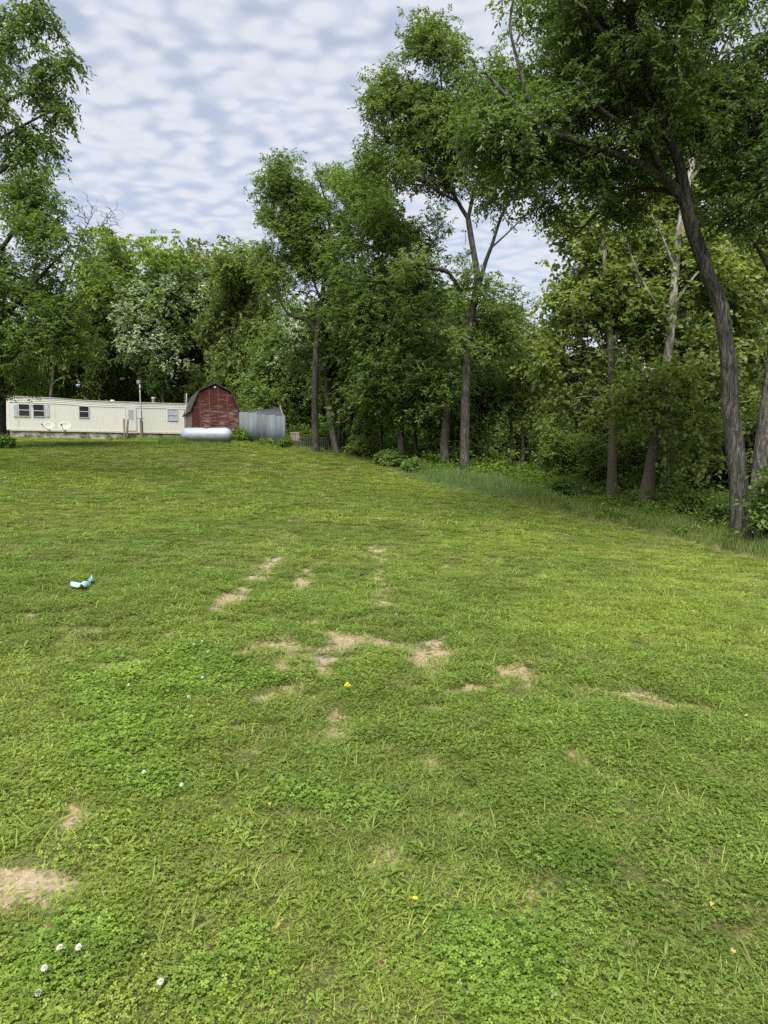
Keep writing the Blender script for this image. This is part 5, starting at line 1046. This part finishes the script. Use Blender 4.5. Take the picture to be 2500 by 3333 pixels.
# distant wood closing the view
def far_tree(H, r, seed):
    bl = lobes((0, 0, H * .55), (r, r, H * .42), 12, r * .42); cl, ow = in_blobs(bl, 300, .45, .35, seed); ok = cl[:, 2] > .3
    return leaf_arrays(cl[ok], ow[ok], 9, 7, .7, .42, .30, .6, .4, .8)
mw = leaf_mat('distant_leaf', (.045, .082, .014), (.105, .155, .03), .3, True)
fw = [pm('far', far_tree(13, 5, 71), mw), pm('far', far_tree(15, 4.5, 72), mw), pm('far', far_tree(9, 4.5, 73), mw)]
fx, fy, fs = [], [], []
for d, n, pxa, pxb, s in ((79, 14, -350, 900, .55), (84, 22, -300, 2800, 1.0), (100, 24, -400, 2900, 1.1), (120, 24, -500, 3000, 1.25), (93, 12, 1540, 1820, .32), (98, 7, 1570, 1780, .6), (108, 6, 1560, 1790, .8), (50, 10, 1850, 2750, .38), (58, 12, 1800, 2750, .5)):
    for q in np.linspace(pxa, pxb, n):
        a = (q + rng.normal(0, 30) - 1250) / F * d; fx.append(a); fy.append(d + rng.normal(0, 3)); fs.append(s * rng.uniform(.75, 1.15) * (.62 if q < 700 else .8))
fx, fy, fs = map(np.array, (fx, fy, fs)); n = len(fx); k = ~((np.abs(fx - .176 * fy) < 2.6) & (fy < 90)); fx, fy, fs = fx[k], fy[k], fs[k]; n = len(fx)
tint = np.array([.8, .95, .7]) * rng.uniform(.7, 1.25, (n, 1)) + np.array([.25, .15, 0]) * rng.random((n, 1)); scatter('distant_wood', 'far mass of trees closing the view behind the yard', np.stack([fx, fy, ground(fx, fy) - .2], 1), rng.uniform(0, 6.28, n), np.stack([fs, fs, fs], 1), rng.integers(0, 3, n), tint, fw)

# ------------------------------------------------------------------ single shrubs and vines
def shrub(label, x, y, r, h, tint, n=70, ln=.11, wd=.07, name='shrub', bark='bark_dark', K=5, Lf=6, group=None):
    z = g1(x, y); root = thing(name, label, 'shrub', (x, y, z), 0, group); cl, ow = in_blobs([(0, 0, h * .55, r, r, h * .5)], n, .3, .25, int(x * 10) % 90); cl[:, 2] = np.maximum(cl[:, 2], .08)
    stems = []
    for p in cl[::3]: stems.append((np.array([[p[0] * .1, p[1] * .1, -.05], [p[0] * .5, p[1] * .5, p[2] * .6], p]), np.array([.018, .011, .005]) * (1 + h * .3)))
    obj('stems', branch_mesh('stems', stems, M[bark]), root); V, T, tn = leaf_arrays(cl, ow, K, Lf, .22 * max(h, .6), ln, wd, r * .12, .45, .7); c = obj('foliage', raw_mesh('foliage', V, T, M['leaf'], tn), root); c.color = (*tint, 1)
def at_px(px, d): return (px - 1250) / F * d, d
shrub('dark leafy bush at the right edge in front of the two grey trunks', *at_px(2530, 16.4), .42, 2.0, (.78, .95, .66), 60, .16, .09)
shrub('low dark juniper-like bush between the long grass and the straight sycamore', *at_px(1828, 27.5), .55, .8, (.62, .85, .6), 70)
shrub('small bright bush left of the big leaning trunk', *at_px(2352, 20), .45, 1.0, (.9, 1.05, .62), 60)
shrub('round bush at the foot of the ivy-clad sycamore', *at_px(2240, 23.5), .9, 1.0, (.95, 1.1, .65), 110)
shrub('bright leafy vine heap at the right base of the barn', *at_px(786, 45.0), .42, .85, (1.0, 1.15, .65), 80, .14, .10, 'vine'); shrub('low vine spreading along the foot of the corrugated sheets', *at_px(845, 44.0), .7, .3, (1.0, 1.15, .65), 70, .14, .10, 'vine')
shrub('dark weeds at the right end of the corrugated sheets', *at_px(925, 43.6), .45, .5, (.7, .9, .55), 60, .14, .09, 'weed_clump'); shrub('pale leafy weeds at the lawn edge below the slimmer dark trunk', *at_px(1268, 38.6), .75, .85, (1.05, 1.2, .85), 70, .15, .09, 'weed_clump')
shrub('weeds beside the thick shaded trunk at the lawn edge', *at_px(1345, 36.6), .6, .7, (1.0, 1.15, .8), 60, .15, .09, 'weed_clump'); shrub('ivy tuft at the foot of the left edge tree', *at_px(22, 34), .5, .6, (.8, 1.0, .6), 50, .12, .09, 'weed_clump'); shrub('leafy bush left of the deck under the forked tree', *at_px(1180, 44), 1.0, 1.3, (.95, 1.1, .65), 100, .16, .10)
# long grass left round the tank and home
x = np.concatenate([rng.uniform(tc[0] - 2.6, tc[0] + 2.0, 420), rng.uniform(tc[0] - 3, tc[0] + 6.5, 300)]); y = np.concatenate([rng.normal(tc[1] - .35, .4, 420), rng.normal(44.0, .8, 300)]); x = np.concatenate([x, rng.uniform(-20.5, -14.8, 260)]); y = np.concatenate([y, 56.5 + rng.normal(0, 1.3, 260)]); n = len(x); s = rng.uniform(.5, 1.0, n)
k = ~((y > 43.7) & (x < tc[0] + 1)); s = np.where((x < tc[0] - 1.2), s * 1.15, s * .75)
scatter('long_grass', 'longer grass left unmown around the propane tank and barn', np.stack([x, y, ground(x, y) - .02], 1), rng.uniform(0, 6.28, n), np.stack([s, s, s], 1), rng.integers(0, 5, n), np.tile([1.15, 1.15, .75], (n, 1)), tall[:5])

# ------------------------------------------------------------------ small things on the lawn
M['glove'] = worn('blue_glove', (.38, .64, .74), (.31, .56, .67), (20, 20, 20), .5, .4, fine=200)
gp = ghit(258, 1922); gl = thing('glove', 'crumpled light blue disposable glove lying on the grass', 'glove', (gp[0], gp[1], gp[2] + .035), R(8))
def gx_(zx, zy): return ((zx - 830) / 1659 * 140 * gp[1] / F, (-(zy - 900)) / 1540 * 130 * gp[1] / F / .26)
def sheet(poly_left, poly_right, name, lift, amp=.012):
    V, Fc, n = [], [], len(poly_left); m = 5
    for i in range(n):
        a = np.array(gx_(*poly_left[i])); c = np.array(gx_(*poly_right[i]))
        for j in range(m):
            q = a + (c - a) * j / (m - 1); V.append((q[0], q[1] * .8, lift + .05 * math.sin(math.pi * j / (m - 1)) + amp * rng.normal() * .5 + .02 * math.sin(i * 1.7)))
    Fc = [(i * m + j, i * m + j + 1, (i + 1) * m + j + 1, (i + 1) * m + j) for i in range(n - 1) for j in range(m - 1)]
    o = MB().add(V, Fc).build(name, M['glove'], gl, True); s = o.modifiers.new('thick', 'SOLIDIFY'); s.thickness = .004; s = o.modifiers.new('sub', 'SUBSURF'); s.levels = 2; s.render_levels = 2
sheet([(860, 1040), (850, 900), (900, 800), (1030, 760)], [(1160, 1020), (1150, 900), (1120, 800), (1130, 720)], 'palm', .01)
sheet([(490, 860), (610, 860), (740, 770), (900, 770)], [(500, 900), (620, 965), (720, 950), (880, 930)], 'finger', .012)
sheet([(1040, 770), (1050, 690), (1000, 610), (940, 560), (930, 510)], [(1130, 800), (1180, 690), (1170, 590), (1090, 530), (980, 480)], 'finger', .02)
M['dandelion'] = worn('yellow_petal', (.86, .70, .03), (.80, .58, .02), (30, 30, 30)); M['stem'] = worn('green_stem', (.12, .19, .04), (.09, .14, .03), (30, 30, 30)); M['clover_w'] = worn('white_floret', (.68, .68, .60), (.55, .50, .44), (40, 40, 40))
def flower(name, label, cat, px, py, r, h, mat, petals, layers, group=None):
    p = ghit(px, py); root = thing(name, label, cat, tuple(p), rng.uniform(0, 6), group); MB().tube([(0, 0, -.02), (.004, 0, h * .6), (0, 0, h)], .0022, 5).build('stem', M['stem'], root)
    b = MB()
    for k in range(layers):
        for i in range(petals):
            a = 6.283 * (i + .5 * k) / petals + rng.normal(0, .08); e = Vector((math.cos(a), math.sin(a), 0)); f = Vector((-e.y, e.x, 0)); rr = r * (1 - .28 * k) * rng.uniform(.85, 1.1); el = -.35 + .5 * k; up = r * (.15 + .35 * k) if layers < 4 else r * math.sin(el); rr = rr if layers < 4 else r * max(.25, math.cos(el))
            c = Vector((0, 0, h)); b.add([c, c + e * rr * .6 + f * rr * .22 + Vector((0, 0, up * .7)), c + e * rr + Vector((0, 0, up)), c + e * rr * .6 - f * rr * .22 + Vector((0, 0, up * .7))], [(0, 1, 2, 3)])
    b.build('petals', M[mat], root)
flower('dandelion', 'bright yellow dandelion flower on the lawn below the bare gravel patches', 'flower', 1131, 2260, .024, .06, 'dandelion', 16, 3)
for a, c, lab in ((1352, 2963, 'tiny yellow flower low in the grass of the foreground'), (1535, 3232, 'tiny yellow flower near the bottom edge of the lawn')): flower('buttercup', lab, 'flower', a, c, .011, .045, 'dandelion', 6, 2)
CF = [(128, 3300, 'white clover flower in the bottom left corner, nearest to the camera'), (147, 3218, 'white clover flower just above the nearest one in the bottom left corner'), (258, 3147, 'right one of the side-by-side pair of white clover flowers at lower left'), (197, 3148, 'left one of the side-by-side pair of white clover flowers at lower left'),
      (524, 3262, 'lone white clover flower near the bottom edge, right of the corner group'), (658, 2112, 'white clover flower at the top of the dark clover patch'), (678, 2148, 'white clover flower at the upper right tip of the dark clover patch'), (632, 2122, 'leftmost white clover flower at the top of the dark clover patch'),
      (660, 2235, 'white clover flower on the right rim of the dark clover patch'), (614, 2300, 'white clover flower in the middle of the dark clover patch'), (470, 2555, 'left of two white clover flowers below the dark clover patch'), (592, 2598, 'right of two white clover flowers below the dark clover patch'),
      (1290, 2020, 'tiny white clover flower on the lawn right of the wheel ruts'), (420, 2260, 'white clover flower at the left of the dark clover patch')]
for a, c, lab in CF: flower('clover_flower', lab, 'flower', a, c, .011, .065, 'clover_w', 9, 4, 'white clover flowers dotting the lawn')
# gravel in the bare patches
M['stone'] = None
def stone_mat():
    m, N, L = new_mat('gravel_stone'); a = nd(N, 'ShaderNodeAttribute', attribute_name='itint', attribute_type='INSTANCER'); n = noise_tex(N, L, 40, 3, .6, mapping(N, L, (1, 1, 1)))
    surf(N, L, mixc(N, L, 1.0, mixc(N, L, n, (.26, .225, .165), (.44, .39, .31)), a.outputs['Color'], 'MULTIPLY'), .9, .2); return m
sm_ = stone_mat(); stones = []
for k in range(4):
    d = nrm(rng.normal(size=(12, 3))); ph = [(0, 0, 1), (0, 0, -1)] + [(math.cos(i * 1.047) * .95, math.sin(i * 1.047) * .95, .3 * (-1) ** i) for i in range(6)]; V = np.array(ph) * rng.uniform(.75, 1.25, (8, 1)) * np.array([1, .8, .45]) * .013
    T = [(0, 2 + i, 2 + (i + 1) % 6) for i in range(6)] + [(1, 2 + (i + 1) % 6, 2 + i) for i in range(6)]; stones.append(raw_mesh('stone', V, T, sm_))
Q = []
for cx, cy_, rx, ry, s in BAREW:
    n = int(min(900, 2600 * rx * ry)) + 12; Q.append(np.stack([rng.normal(cx, rx * .65, n), rng.normal(cy_, ry * .65, n)], 1))
Q = np.vstack(Q); Q = Q[bare(Q[:, 0], Q[:, 1]) > .35]; n = len(Q); s = rng.uniform(.3, 1.1, n) ** 1.6 * np.clip(Q[:, 1] / 6, .55, 1.8)
scatter('gravel', 'loose pale gravel in the bare patches of the lawn', np.stack([Q[:, 0], Q[:, 1], ground(Q[:, 0], Q[:, 1]) - .027], 1), rng.uniform(0, 6.28, n), np.stack([s, s, s], 1), rng.integers(0, 4, n), np.array([1, 1, 1]) * rng.uniform(.7, 1.25, (n, 1)), stones)

# a few fallen leaves
ml = leaf_mat('fallen_leaf', (.17, .08, .035), (.36, .29, .08), .15, True, .6); fl = []
for k in range(3):
    V, T, tn = rosette(1, .035, .05, .022, .1); fl.append(raw_mesh('fallen', V - np.array([.02, 0, 0]), T, ml, rng.random(len(T)) * 0 + (.15, .6, .95)[k]))
n = 70; y = rng.uniform(1.8, 11, n); x = rng.uniform(-.62, .62, n) * y; s = rng.uniform(.3, .7, n)
scatter('fallen_leaves', 'scattered yellow and brown fallen leaves lying in the lawn', np.stack([x, y, ground(x, y) + .02], 1), rng.uniform(0, 6.28, n), np.stack([s, s, s], 1), rng.integers(0, 3, n), np.ones((n, 3)), fl)
